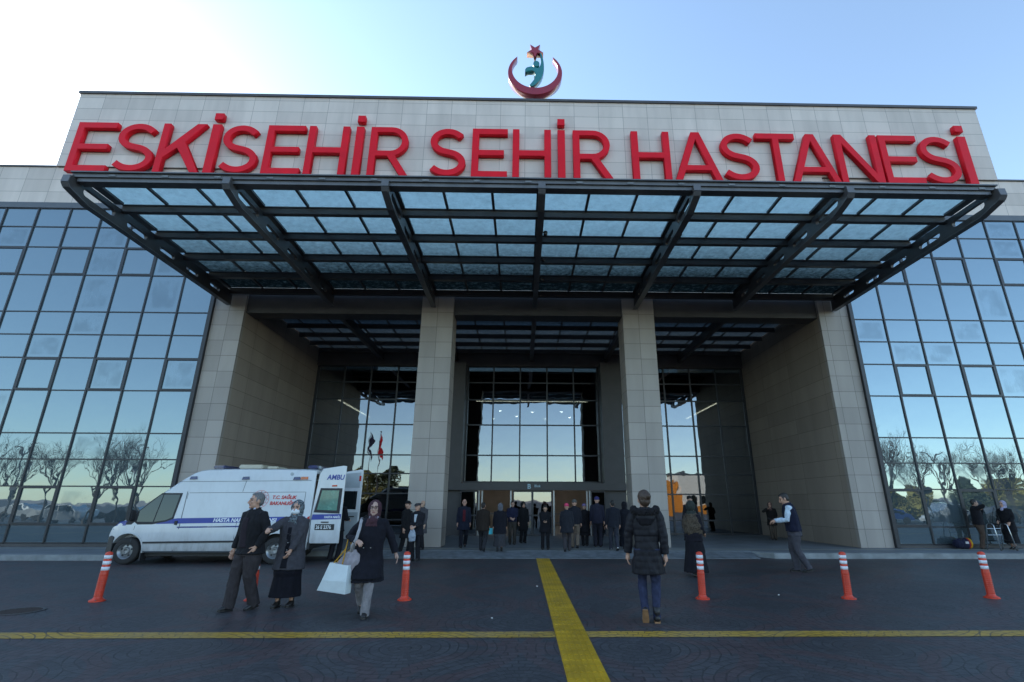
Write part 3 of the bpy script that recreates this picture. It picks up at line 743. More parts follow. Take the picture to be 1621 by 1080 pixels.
for sd in (-1, 1):
    w = decal('cab_window_surround', [(.46, .985), (1.15, .995), (1.49, 1.065), (1.67, 1.13), (1.76, 1.80), (1.22, 1.80), (1.0, 1.615), (.70, 1.305), (.47, 1.05)], BLACKP, .005, side=sd)
    decal('quarter_window', [(.74, 1.06), (1.155, 1.06), (1.26, 1.755), (1.20, 1.75), (.98, 1.55), (.74, 1.32)], VGLASS, .010, side=sd, parent=w)
    decal('door_window', [(1.185, 1.06), (1.47, 1.10), (1.63, 1.17), (1.705, 1.755), (1.285, 1.755)], VGLASS, .010, side=sd, parent=w)
    decal('blue_stripe', [(1.24, 1.005), (1.79, 1.015), (5.15, 1.075), (5.14, 1.205), (1.77, 1.15), (1.50, 1.12)][::1], BLUE, .004, side=sd)
    decal('blue_pinstripe', [(.12, .855), (1.81, .905), (5.15, .955), (5.15, .985), (1.81, .94), (.10, .885)], BLUE, .004, side=sd)
    decal('bonnet_stripe', [(.16, .955), (.47, .965), (.49, 1.10), (.27, 1.055)], BLUE, .004, side=sd)
    decal('rubbing_strip', [(1.02, .52), (3.92, .555), (3.92, .60), (1.02, .565)], BLACKP, .02, .018, side=sd)
    for poly in ([(1.80, .33), (1.815, .33), (1.875, .92), (1.885, 1.84), (1.87, 1.84), (1.86, .92)], [(1.60, 2.095), (5.16, 2.14), (5.16, 2.15), (1.60, 2.105)],
                 [(1.93, 1.80), (5.05, 1.835), (5.05, 1.845), (1.93, 1.81)], [(5.05, 1.10), (5.06, 1.10), (5.06, 1.84), (5.05, 1.84)], [(.69, .56), (.70, .56), (.72, .96), (.71, .96)], [(3.34, 1.84), (3.35, 1.84), (3.40, 2.13), (3.39, 2.13)], [(3.34, .62), (3.35, .62), (3.35, 1.05), (3.34, 1.05)], [(1.90, .4), (1.907, .4), (1.907, 1.80), (1.90, 1.80)]):
        decal('panel_gap', poly, SEAM, .0035, side=sd)
    decal('sill_strip', [(1.05, .30), (3.98, .30), (3.98, .335), (1.05, .335)], SEAM, .004, side=sd)
    for s in (1.86, 3.27, 4.66): decal('side_beacon', [(s, 2.16), (s + .20, 2.165), (s + .18, 2.245), (s + .02, 2.24)], BLUELAMP, .03, .028, side=sd)
    decal('side_marker_lamp', [(4.87, 2.17), (5.06, 2.175), (5.06, 2.25), (4.87, 2.245)], AMBER, .03, .028, side=sd)
    decal('tail_lamp', [(5.17, .70), (5.262, .70), (5.262, 1.22), (5.20, 1.18), (5.15, 1.0)], REDLENS, .012, .012, side=sd)
    decal('door_handle', [(1.735, .985), (1.80, .985), (1.80, 1.085), (1.735, 1.085)], BLACKP, .03, .028, side=sd)
    mr = MB(); mr.box(.52, .66, sd * 1.02 - .11, sd * 1.02 + .11, 1.08, 1.36); mr.build('mirror', BLACKP, am, bevel=.03, smooth=False, seg=2)
def side_text(name, body, s, z, size, m, **k):
    t = text_mesh(body, size, .003, **k); o = link(name, t, am, m)
    yy = -(wid(s, z + size * .35) + .009); o.location = (s, yy, z); o.rotation_euler = (PI / 2 - .0586, 0, 0); return o
LW = mat('white_livery_lettering', (.7, .74, .78), .4, 0, .05)
side_text('lettering', 'HASTA NAKİL AMBULANSI', 2.72, 1.06, .135, LW, bold=.005, shear=.2, width=1.02)
side_text('lettering', 'T.C. SAĞLIK', 4.17, 1.655, .125, REDV, bold=.004, shear=.18, width=.98)
side_text('lettering', 'BAKANLIĞI', 4.13, 1.50, .125, REDV, bold=.004, shear=.18, width=.98)
# ministry emblem: ring of dots, winged staff
def ring_poly(c, r0, r1, n=40):
    return [[(c[0] + r1 * math.cos(2 * PI * k / n), c[1] + r1 * math.sin(2 * PI * k / n)) for k in range(n)], [(c[0] + r0 * math.cos(2 * PI * k / n), c[1] + r0 * math.sin(2 * PI * k / n)) for k in range(n)]]
ec = (0, 0)
bm = bmesh.new()
parts_ = [ring_poly(ec, .222, .230), ring_poly(ec, .158, .164)]
for k in range(12): a = 2 * PI * k / 12; parts_.append([[(.192 * math.cos(a) + .012 * math.cos(2 * PI * j / 8), .192 * math.sin(a) + .012 * math.sin(2 * PI * j / 8)) for j in range(8)]])
for sx in (-1, 1): parts_.append([[(sx * .012, .03), (sx * .10, .06), (sx * .145, .055), (sx * .12, .02), (sx * .07, -.01), (sx * .02, -.02)]])
parts_.append([[(-.012, .06), (.012, .06), (.008, -.13), (-.008, -.13)]]); parts_.append([[(.03, .085), (-.01, .115), (.03, .14), (-.03, .12), (-.03, .09)]])
for sp in parts_:
    q = curve_mesh(sp, .004); bm.from_mesh(q)
q = bpy.data.meshes.new('emblem'); bm.to_mesh(q); bm.free()
o = link('emblem', q, am, REDV); o.location = (3.86, -(wid(3.86, 1.65) + .007), 1.65); o.rotation_euler = (PI / 2 - .0586, 0, 0)
# windscreen, bumper, lamps
mb = MB()
ws = [(.56, 1.235), (.80, 1.46), (1.1, 1.725), (1.42, 1.985)]
for (a, b), (c, d) in zip(ws, ws[1:]):
    wa = wid(a, b) - .10; wc = wid(c, d) - .12
    mb.add([(a - .006, -wa, b + .012), (a - .006, wa, b + .012), (c - .006, wc, d + .012), (c - .006, -wc, d + .012)], [(0, 1, 2, 3)])
mb.build('windscreen', VGLASS, am)
rs = []
for s, wd, z0, z1 in [(-.05, .74, .27, .60), (.0, .82, .24, .70), (.10, .89, .24, .71), (.22, .955, .27, .68)]:
    rs.append([(s, -wd, z0), (s, -wd, z1), (s, wd, z1), (s, wd, z0)])
MB().rings(rs).build('bumper', BLACKP, am, bevel=.02)
for sd in (-1, 1): MB().ell((.12, sd * .72, .86), (.12, .15, .10)).build('headlamp', mat('clear_lamp_lens', (.55, .6, .62), .12, coat=.5), am, smooth=True)
MB().box(5.0, 5.33, -.95, .95, .36, .55).build('rear_step', BLACKP, am, bevel=.02)
MB().box(2.35, 5.25, -.85, .85, .50, .515).build('load_floor', INNER, am)
MB().box(2.42, 2.45, -.855, .855, .52, 2.32).build('bulkhead', INNER, am)
MB().box(2.46, 5.1, .7, .853, .52, 2.2).build('inner_cabinet', INNER, am)
MB().box(4.2, 5.15, -.853, -.70, 1.0, 2.3).build('inner_cabinet', INNER, am)
MB().box(.9, 3.9, -.8, .8, .20, .31).build('underbody', BLACKP, am)
for s in (FW, RW):
    for sd in (-1, 1):
        yv = sd * .86
        w = empty('wheel', (s, yv, WZ)); w.parent = am
        t = MB().lathe_open([(.20, -.11), (.29, -.115), (.325, -.10), (.335, -.06), (.335, .06), (.325, .10), (.29, .115), (.20, .11)], n=36, axis='y').mesh('tyre', smooth=True)
        link('tyre', t, w, TYRE)
        rr = MB(); f = sd
        rr.lathe([(0, f * .05), (.05, f * .055), (.055, f * .085), (.075, f * .085), (.10, f * .045), (.15, f * .04), (.185, f * .085), (.205, f * .10), (.205, -f * .08), (0, -f * .08)], n=30, axis='y')
        r_ = rr.build('rim', RIM, w, smooth=True, auto=40)
        hb_ = MB()
        for k in range(5): a = 2 * PI * k / 5 + .3; hb_.lathe([(0, f * .041), (.028, f * .041), (.028, f * .047), (0, f * .047)], (.135 * math.cos(a), 0, .135 * math.sin(a)), 10, 'y')
        hb_.build('rim_vent', BLACKP, w)
for s in (FW, RW): 
    mb = MB()
    for sd in (-1, 1): mb.box(s - .43, s + .43, sd * .62 - .03, sd * .62 + .03, .25, .75)
    mb.build('wheel_housing', BLACKP, am)
    for sd in (-1, 1):
        ar = MB(); pr = []
        for k in range(17): a = R(-8) + R(196) * k / 16; pr.append((s + .42 * math.cos(a), .35 + .42 * math.sin(a)))
        pi_ = []
        for k in range(17): a = R(-8) + R(196) * k / 16; pi_.append((s + .455 * math.cos(a), .35 + .455 * math.sin(a)))
        pl = pr + pi_[::-1]
        ar.prism(pl, lambda a, b: (a, sd * (wid(a, b) - .06), b), lambda a, b: (a, sd * (wid(a, b) + .012), b)); ar.build('wheel_arch', WHITE, am)
MB().box(.98, 1.01, -.95, -.72, .10, .36).build('mud_flap', BLACKP, am)
# roof equipment
def roof(name, m, x0, x1, y0, y1, z0, z1, bv=.03): return MB().box(x0, x1, y0, y1, z0, z1).build(name, m, am, bevel=bv, seg=2)
roof('light_bar', BLUELAMP, 2.30, 2.62, -.7, .7, 2.46, 2.56); roof('vent_unit', BEIGE, 2.88, 3.55, -.45, .45, 2.475, 2.60); roof('vent_unit', BEIGE, 3.62, 3.95, -.35, .35, 2.475, 2.56)
roof('light_bar', BLUELAMP, 4.93, 5.2, -.72, .72, 2.475, 2.575)
MB().ell((5.22, -.55, 2.52), (.05, .05, .05)).build('work_lamp', SILVER, am, smooth=True)
MB().lathe([(0, 0), (.045, .0), (.045, .02), (0, .02)], (4.6, -.905, 2.32), 12, 'y').build('fuel_cap', SILVER, am)
# open rear doors
def rear_door(hy, rz, sgn, label):
    d = empty('rear_door', (5.285, hy, .085), rz); d.parent = am; d['label'] = label
    # local x runs from hinge to free edge, outside face looks to -y*sgn
    W = .80; th = .05
    poly = [(.02, .43), (W, .43), (W, 2.46), (W - .1, 2.47), (.16, 2.38), (.08, 2.2), (.0, 1.2)]
    mb = MB(); mb.prism(poly, lambda a, b: (a, -sgn * .025, b), lambda a, b: (a, sgn * .025, b)); mb.build('door_shell', WHITE, d, bevel=.008)
    return d, W
d1, W = rear_door(-.90, R(2), 1, 'open rear door with plate and blue lettering')
o_ = -.0275
def on_door(d, name, poly, m, y0, y1): return MB().prism(poly, lambda a, b: (a, y0, b), lambda a, b: (a, y1, b)).build(name, m, d)
f = on_door(d1, 'window_surround', [(.05, 1.22), (.74, 1.19), (.75, 1.86), (.16, 1.86)], BLACKP, -.032, -.026)
on_door(f and d1, 'door_window', [(.13, 1.29), (.66, 1.27), (.67, 1.80), (.21, 1.80)], GREENW, -.038, -.033)
on_door(d1, 'blue_stripe', [(.01, 1.03), (.79, 1.05), (.79, 1.18), (.03, 1.17)], BLUE, -.030, -.026)
pl = on_door(d1, 'number_plate', [(.13, .77), (.64, .77), (.64, .92), (.13, .92)], BLACKP, -.036, -.026)
def door_text(d, body, x, z, size, m, y=-.034, **k):
    t = text_mesh(body, size, .002, **k); o = link('lettering', t, d, m); o.location = (x, y, z); o.rotation_euler = (PI / 2, 0, 0); return o
door_text(d1, '26 E 2376', .155, .80, .125, mat('plate_lettering', (.72, .74, .74), .4, 0, .04), -.040, bold=.003, width=.80)
door_text(d1, 'AMBU', .30, 2.09, .19, BLUE, -.029, bold=.005, shear=.15, width=.90)
door_text(d1, 'HASTA NAKİL', .35, 1.075, .078, LW, -.033, bold=.003, width=.85)
on_door(d1, 'brake_lamp', [(.46, 1.90), (.60, 1.905), (.60, 1.95), (.46, 1.945)], REDLENS, -.04, -.026)
on_door(d1, 'door_handle', [(.28, .955), (.48, .955), (.48, .985), (.28, .985)], BLACKP, -.05, -.026)
d2, W = rear_door(.90, R(-4), -1, 'far rear door standing open with its grey inner side showing')
on_door(d2, 'inner_trim', [(.05, .55), (.76, .55), (.76, 1.20), (.05, 1.20)], SILVER, -.034, -.026)
on_door(d2, 'inner_trim', [(.12, 1.92), (.74, 1.92), (.74, 2.38), (.20, 2.34)], SILVER, -.034, -.026)
on_door(d2, 'door_window', [(.08, 1.30), (.68, 1.28), (.68, 1.82), (.17, 1.82)], VGLASS, -.034, -.026)
on_door(d2, 'red_reflector', [(.70, 2.12), (.76, 2.12), (.76, 2.28), (.70, 2.28)], REDLENS, -.04, -.026)
on_door(d2, 'door_handle', [(.40, 1.06), (.66, 1.06), (.66, 1.09), (.40, 1.09)], BLACKP, -.05, -.035)

# ---------------------------------------------------------------- what the mirrored glass shows behind the photographer
BARK = mat('grey_brown_bark', (.075, .06, .05), .85, 0, .3, 9, 30, .004)
def bare_tree(seed, h):
    rnd = random.Random(seed); tr = MB(); cr = MB()
    def limb(mb, p, d, ln, r, depth):
        pts = [p]; q = p.copy(); dd = d.copy()
        for _ in range(4):
            dd = (dd + V((rnd.uniform(-.16, .16), rnd.uniform(-.16, .16), .05))).normalized(); q = q + dd * (ln / 4); pts.append(q.copy())
        mb.tube(pts, [r * (1 - .12 * i) for i in range(5)], 5 if depth else 9, cap=False)
        if depth < 5:
            n = (5, 4, 3, 3, 3)[depth]
            for k in range(n):
                t = rnd.choice(pts[2:]) if depth else pts[4]
                a = 2 * PI * (k + rnd.random() * .6) / n; tilt = rnd.uniform(.35, .75)
                perp = V((math.cos(a), math.sin(a), 0)); nd = (dd * math.cos(tilt) + perp * math.sin(tilt) + V((0, 0, .22))).normalized()
                limb(cr, t, nd, ln * rnd.uniform(.62, .82), max(.007, r * .52), depth + 1)
    limb(tr, V((0, 0, 0)), V((rnd.uniform(-.08, .08), rnd.uniform(-.08, .08), 1)).normalized(), h * .32, h * .016, 0)
    return tr.mesh('trunk', smooth=True), cr.mesh('branches', smooth=True)
protos = [bare_tree(s, h) for s, h in ((1, 7.0), (5, 7.6), (9, 6.2))]
TX = [(-45, -4.4), (-42, -5.6), (-39.4, -4.4), (-36.6, -5.2), (-34.2, -9), (-33.0, -4.6), (-30.2, -5.4), (28.8, -5.2), (31.6, -4.4), (34.2, -5.6), (37.4, -4.8), (40.5, -6.2), (44, -5), (33, -11)]
for k, (x, y) in enumerate(TX):
    t = empty('bare_tree', (x, y, 0), k * 1.7, 'leafless tree on the plaza edge mirrored in the glass wings', 'tree', 'bare trees facing the hospital'); t.scale = (1, 1, .9 + .25 * ((k * 37) % 10) / 10)
    a, b = protos[k % 3]; link('trunk', a, t, BARK); link('branches', b, t, BARK)
LEAF = mat('dull_yellow_green_foliage', (.26, .22, .055), .7, 0, .5, 3); LEAF2 = mat('dark_evergreen_foliage', (.06, .075, .03), .7, 0, .5, 3)
def leafy(seed, h, w, shape):
    rnd = random.Random(seed); mb = MB()
    for _ in range(5200):
        z = rnd.random(); a = rnd.uniform(0, 2 * PI)
        prof_ = (1 - z) ** .8 + .06 if shape == 'cone' else math.sin(PI * min(1, z * .86 + .12)) ** .6
        rr = w * prof_ * (rnd.random() ** .45) * (1 + .25 * math.sin(a * 3 + z * 9 + seed))
        c = V((rr * math.cos(a), rr * math.sin(a), h * (.12 + .88 * z))); s = rnd.uniform(.09, .2)
        u = V((rnd.gauss(0, 1), rnd.gauss(0, 1), rnd.gauss(0, 1))).normalized(); v = u.orthogonal().normalized(); q = u.cross(v)
        mb.add([c + v * s, c + q * s * .6, c - v * s, c - q * s * .6], [(0, 1, 2, 3)])
    return mb.mesh('crown'), MB().tube([(0, 0, 0), (0, 0, h * .5)], [h * .025, h * .012], 8).mesh('trunk')
for k, (x, y, h, w, sh, m_, lb) in enumerate([(-20.6, -17, 5.8, 2.3, 'round', LEAF, 'round yellow green tree mirrored beside the second rear door of the ambulance'), (-17.4, -17.5, 6.0, 2.0, 'round', LEAF2, 'dark evergreen beside the yellow green tree in the mirrored plaza'),
        (40.5, -17, 3.6, 2.0, 'cone', LEAF, 'yellow conifer mirrored behind the walking frame'), (46, -17, 4.2, 2.1, 'cone', LEAF2, 'dark conifer mirrored in the far right glass'), (36.5, -16, 3.0, 1.7, 'round', LEAF, 'low yellow shrub tree mirrored near the passage corner'), (51, -18, 4.2, 2.6, 'round', LEAF, 'wide yellow tree mirrored at the right edge')]):
    t = empty('leafy_tree', (x, y, 0), k, lb, 'tree'); a, b = leafy(k + 3, h, w, sh); link('crown', a, t, m_); link('trunk', b, t, BARK)
# parked cars
def car_meshes():
    pf = [(-2.1, .35), (-2.15, .62), (-2.0, .82), (-1.05, .95), (-.55, 1.38), (.75, 1.42), (1.45, 1.0), (2.05, .92), (2.12, .6), (2.05, .35)]
    rs = []
    for y in (-.86, -.80, 0, .80, .86):
        k = .0 if abs(y) > .85 else .03
        rs.append([(s, y * (1 - .14 * max(0, (z - .95) / .45)), z + (k if z > .9 else 0)) for s, z in pf])
    body = MB().rings(rs).mesh('body'); win = MB()
    for sd in (-1, 1):
        f = lambda s, z: (s, sd * (.868 * (1 - .14 * max(0, (z - .95) / .45))), z)
        g_ = lambda s, z: (s, sd * (.862 * (1 - .14 * max(0, (z - .95) / .45))), z)
        win.prism([(-.92, .98), (.1, .98), (.1, 1.34), (-.5, 1.34)], g_, f); win.prism([(.16, .98), (1.25, 1.0), (.72, 1.36), (.16, 1.35)], g_, f)
    wh = MB().lathe([(0, -.1), (.30, -.1), (.32, -.07), (.32, .07), (.30, .1), (0, .1)], n=20, axis='y').mesh('wheel')
    scr = MB(); scr.add([(-1.02, -.7, .99), (-1.02, .7, .99), (-.58, .62, 1.385), (-.58, -.62, 1.385)], [(0, 1, 2, 3)]); scr.add([(1.42, -.7, 1.04), (1.42, .7, 1.04), (.80, .62, 1.43), (.80, -.62, 1.43)], [(0, 1, 2, 3)])
    return body, win.mesh('side_window'), wh, scr.mesh('windscreen')
cb_, cwn, cwh, csc = car_meshes()
paints = [('white', (.7, .7, .7)), ('silver', (.4, .41, .42)), ('pale grey', (.5, .5, .5)), ('black', (.02, .02, .022)), ('white', (.7, .7, .7)), ('blue', (.03, .06, .2)), ('white', (.7, .7, .7)), ('grey', (.15, .15, .16))]
pm = {n: mat('car_paint_' + n.replace(' ', '_'), c, .25, 0, .05, coat=.7) for n, c in paints}
for k, (x, (n, c)) in enumerate(zip([-49, -44.2, -39.5, -35, -30.5, 33, 38, 43.5], paints)):
    t = empty('parked_car', (x, -10.5 - (k % 2) * 1.2, 0), R(random.uniform(-4, 4)), f'{n} parked car mirrored in the glass, {"first second third fourth fifth sixth seventh eighth".split()[k]} along the row', 'car', 'cars parked facing the hospital')
    link('body', cb_.copy(), t, pm[n]); link('side_window', cwn, t, VGLASS); link('windscreen', csc, t, VGLASS)
    for s in (-1.3, 1.3):
        for sd in (-1, 1): o = link('wheel', cwh, t, TYRE); o.location = (s, sd * .78, .32)
# flags and lamps
for k, (x, c, lb, c2) in enumerate([(-17.6, (.03, .03, .06), 'tall flagpole with a dark limp flag mirrored in the passage glass', 0), (-16.5, (.5, .02, .03), 'tall flagpole with a red flag mirrored in the passage glass', 1)]):
    t = empty('flagpole', (x, -8, 0), 0, lb, 'flagpole')
    MB().tube([(0, 0, 0), (0, 0, 9.3)], [.07, .04], 8).build('pole', STEEL2, t, smooth=True)
    fm = MB(); rs = []
    for i in range(9):
        z = 9.1 - i * .30; rs.append([(.05 + .05 * math.sin(i), -.03, z), (.32 + .10 * math.sin(i * 1.3), -.09 + .05 * math.sin(i * 2), z - .55), (.33 + .10 * math.sin(i * 1.3), -.06 + .05 * math.sin(i * 2), z - .55), (.06 + .05 * math.sin(i), .0, z)])
    fm.rings(rs).build('flag', fabric('flag_cloth_%d' % k, c), t)
for k, (x, y) in enumerate([(-40.5, -6.6), (-32.2, -7.5), (35.4, -7.2)]):
    t = empty('lamp_post', (x, y, 0), 0, 'forked lamp post mirrored in the ' + ['far left glass', 'glass above the van bonnet', 'right hand glass wing'][k], 'lamp post')
    MB().tube([(0, 0, 0), (0, 0, 5.6)], [.08, .05], 8).build('pole', STEEL2, t, smooth=True)
    for sd in (-1, 1): MB().tube([(0, 0, 5.2), (sd * .5, 0, 5.9), (sd * .9, 0, 6.0)], [.05, .06, .03], 8).build('lamp_arm', STEEL2, t)
for k, (x, y) in enumerate([(-38.0, -3.2), (30.8, -3.2)]):
    t = empty('road_sign', (x, y, 0), 0, ['round road sign back mirrored in the left wing', 'round road sign back mirrored in the right wing'][k], 'sign')
    MB().tube([(0, 0, 0), (0, 0, 2.6)], .035, 8).build('pole', STEEL2, t); MB().lathe([(0, 0), (.32, 0), (.32, .02), (0, .02)], (0, .04, 2.5), 24, 'y').build('sign_disc', TRIM, t)
ob = empty('low_building', (33.5, -52, 0), 0, 'low white and orange building mirrored in the passage glass', 'building')
MB().box(-4, 4, -6, 6, 0, 7).build('wall', mat('white_render', (.72, .68, .6), .8), ob); MB().box(-5, 5, 6.1, 7, 0, 1.0).build('orange_wall', mat('orange_panel', (.6, .22, .03), .6), ob); MB().box(-7, -4.1, -5, 5, 0, 5.4).build('orange_wall', mat('orange_panel_side', (.6, .22, .03), .6), ob); MB().box(4.1, 8, -5, 5, 0, 5.4).build('orange_wall', mat('orange_panel_east', (.6, .22, .03), .6), ob)
MB().box(-4.3, 4.3, -6.3, 6.3, 7.0, 7.3).build('roof', TRIM, ob)
mb = MB()
for k in range(3): mb.box(-3.2 + k * 2.3, -1.8 + k * 2.3, 6.0, 6.05, 1.4, 3.0)
mb.build('window_band', VGLASS, ob)
pts = []; rnd = random.Random(4)
mb = MB(); rs = []
for k in range(61):
    x = -700 + k * 1400 / 60; h = 1 + 2 * math.sin(k * .33) + 3 * math.sin(k * .81 + 1) + rnd.uniform(0, 2); rs.append([(x, -760, -1), (x, -700, max(4, h)), (x, -640, -1)])
tag(mb.rings(rs).build('hills', mat('far_hill', (.30, .27, .26), .9)), kind='structure')
# ---------------------------------------------------------------- people
SKINS = {}
def skin(k):
    if k not in SKINS: SKINS[k] = mat('skin_%d' % len(SKINS), k, .55, 0, .08, 9, 160, .0006, .35)
    return SKINS[k]
FAB = {}
def cloth(c, **k):
    key = (tuple(c), str(k))
    if key not in FAB: FAB[key] = fabric('cloth_%d' % len(FAB), c, **k)
    return FAB[key]
EYE = mat('eye_dark', (.03, .022, .02), .3, 0, .1); LIP = mat('lip_tone', (.26, .10, .085), .5, 0, .1); BROW = mat('brow_hair', (.06, .05, .045), .8, 0, .2)
SHOE = mat('dark_shoe_leather', (.018, .017, .017), .45, 0, .2, 12); SOLE_TAN = mat('tan_rubber_sole', (.28, .15, .07), .6, 0, .2, 14)
MASK = fabric('white_mask_cloth', (.72, .76, .78)); DENIM = fabric('blue_denim', (.030, .036, .072), .85, 260, .35)

def remesh(mb, voxel, it=3, amp=0.0, freq=8.0, seed=0, stretch=.45):
    me = mb.mesh('shape'); o = bpy.data.objects.new('shape', me); COL.objects.link(o)
    m = o.modifiers.new('r', 'REMESH'); m.mode = 'VOXEL'; m.voxel_size = voxel; m.adaptivity = 0
    s = o.modifiers.new('s', 'SMOOTH'); s.factor = .5; s.iterations = it
    out = eval_mesh(o); bpy.data.objects.remove(o); bpy.data.meshes.remove(me)
    if amp:
        ns = [v.normal.copy() for v in out.vertices]; off = V((seed * 3.1, seed * 1.7, seed * .9))
        for v, n in zip(out.vertices, ns):
            p = V((v.co.x, v.co.y, v.co.z * stretch)) * freq + off
            q = noise.noise(p) + .5 * noise.noise(p * 2.3)
            v.co += n * (amp * (1 - 2 * abs(q)))
    for p in out.polygons: p.use_smooth = True
    return out

def ik(a, b, l1, l2, pole):
    d = b - a; D = d.length; n = d / D
    if D > (l1 + l2) * .995: D = (l1 + l2) * .995; b = a + n * D
    x = (l1 * l1 - l2 * l2 + D * D) / (2 * D); h = math.sqrt(max(0, l1 * l1 - x * x))
    p = pole - n * pole.dot(n); p = p.normalized() if p.length > 1e-5 else n.orthogonal().normalized()
    return a + n * x + p * h, b

def hand(mb, w, d, palm, curl=.45, spread=1.0, r=.0088):
    d = d.normalized(); palm = (palm - d * palm.dot(d)).normalized(); side = d.cross(palm)
    if side.y > .2 or (abs(side.y) <= .2 and side.z < 0): side = -side     # thumb side forward / up
    mb.tube([w - d * .03, w + d * .01, w + d * .05, w + d * .09], [(.026, .026), (.027, .024), (.034, .022), (.03, .018)], 10)
    mb.ell(tuple(w + d * .055), (.032, .032, .034), 10, 7)
    for i, ln in enumerate((.92, 1.08, 1.0, .78)):
        p = w + d * .088 + side * ((1.5 - i) * .0205 * spread); dd = (d + side * (1.5 - i) * .07 * spread).normalized(); pts = [p - dd * .02, p]
        for k, sl in enumerate((.038, .026, .02)):
            a = curl * (.6 + .5 * k); dd = (dd * math.cos(a) + palm * math.sin(a)).normalized(); p = p + dd * (sl * ln); pts.append(p)
        mb.tube(pts, [r * 1.1, r * 1.1, r, r * .95, r * .8], 7)
    t = w + d * .02 + side * .022; td = (d * .62 + side * .6 + palm * .35).normalized(); t2 = t + td * .045; td2 = (td + d * .5 + palm * .3 * curl).normalized()
    mb.tube([t - td * .01, t, t2, t2 + td2 * .032], [r * 1.5, r * 1.5, r * 1.2, r * .9], 7)

TORSO = [(1.485, .072, .074, .0), (1.455, .105, .082, .0), (1.425, .158, .096, .0), (1.38, .190, .110, .0), (1.30, .198, .124, -.005), (1.15, .186, .130, -.008), (1.02, .176, .126, -.004), (.92, .184, .132, 0), (.80, .190, .138, 0), (.6, .198, .148, 0), (.4, .21, .16, 0), (.1, .23, .18, 0)]
def tor(z):
    for a, b in zip(TORSO, TORSO[1:]):
        if b[0] <= z <= a[0]:
            t = (a[0] - z) / (a[0] - b[0]); return tuple(a[i] + (b[i] - a[i]) * t for i in (1, 2, 3))
    return TORSO[0][1:] if z > 1.4 else TORSO[-1][1:]

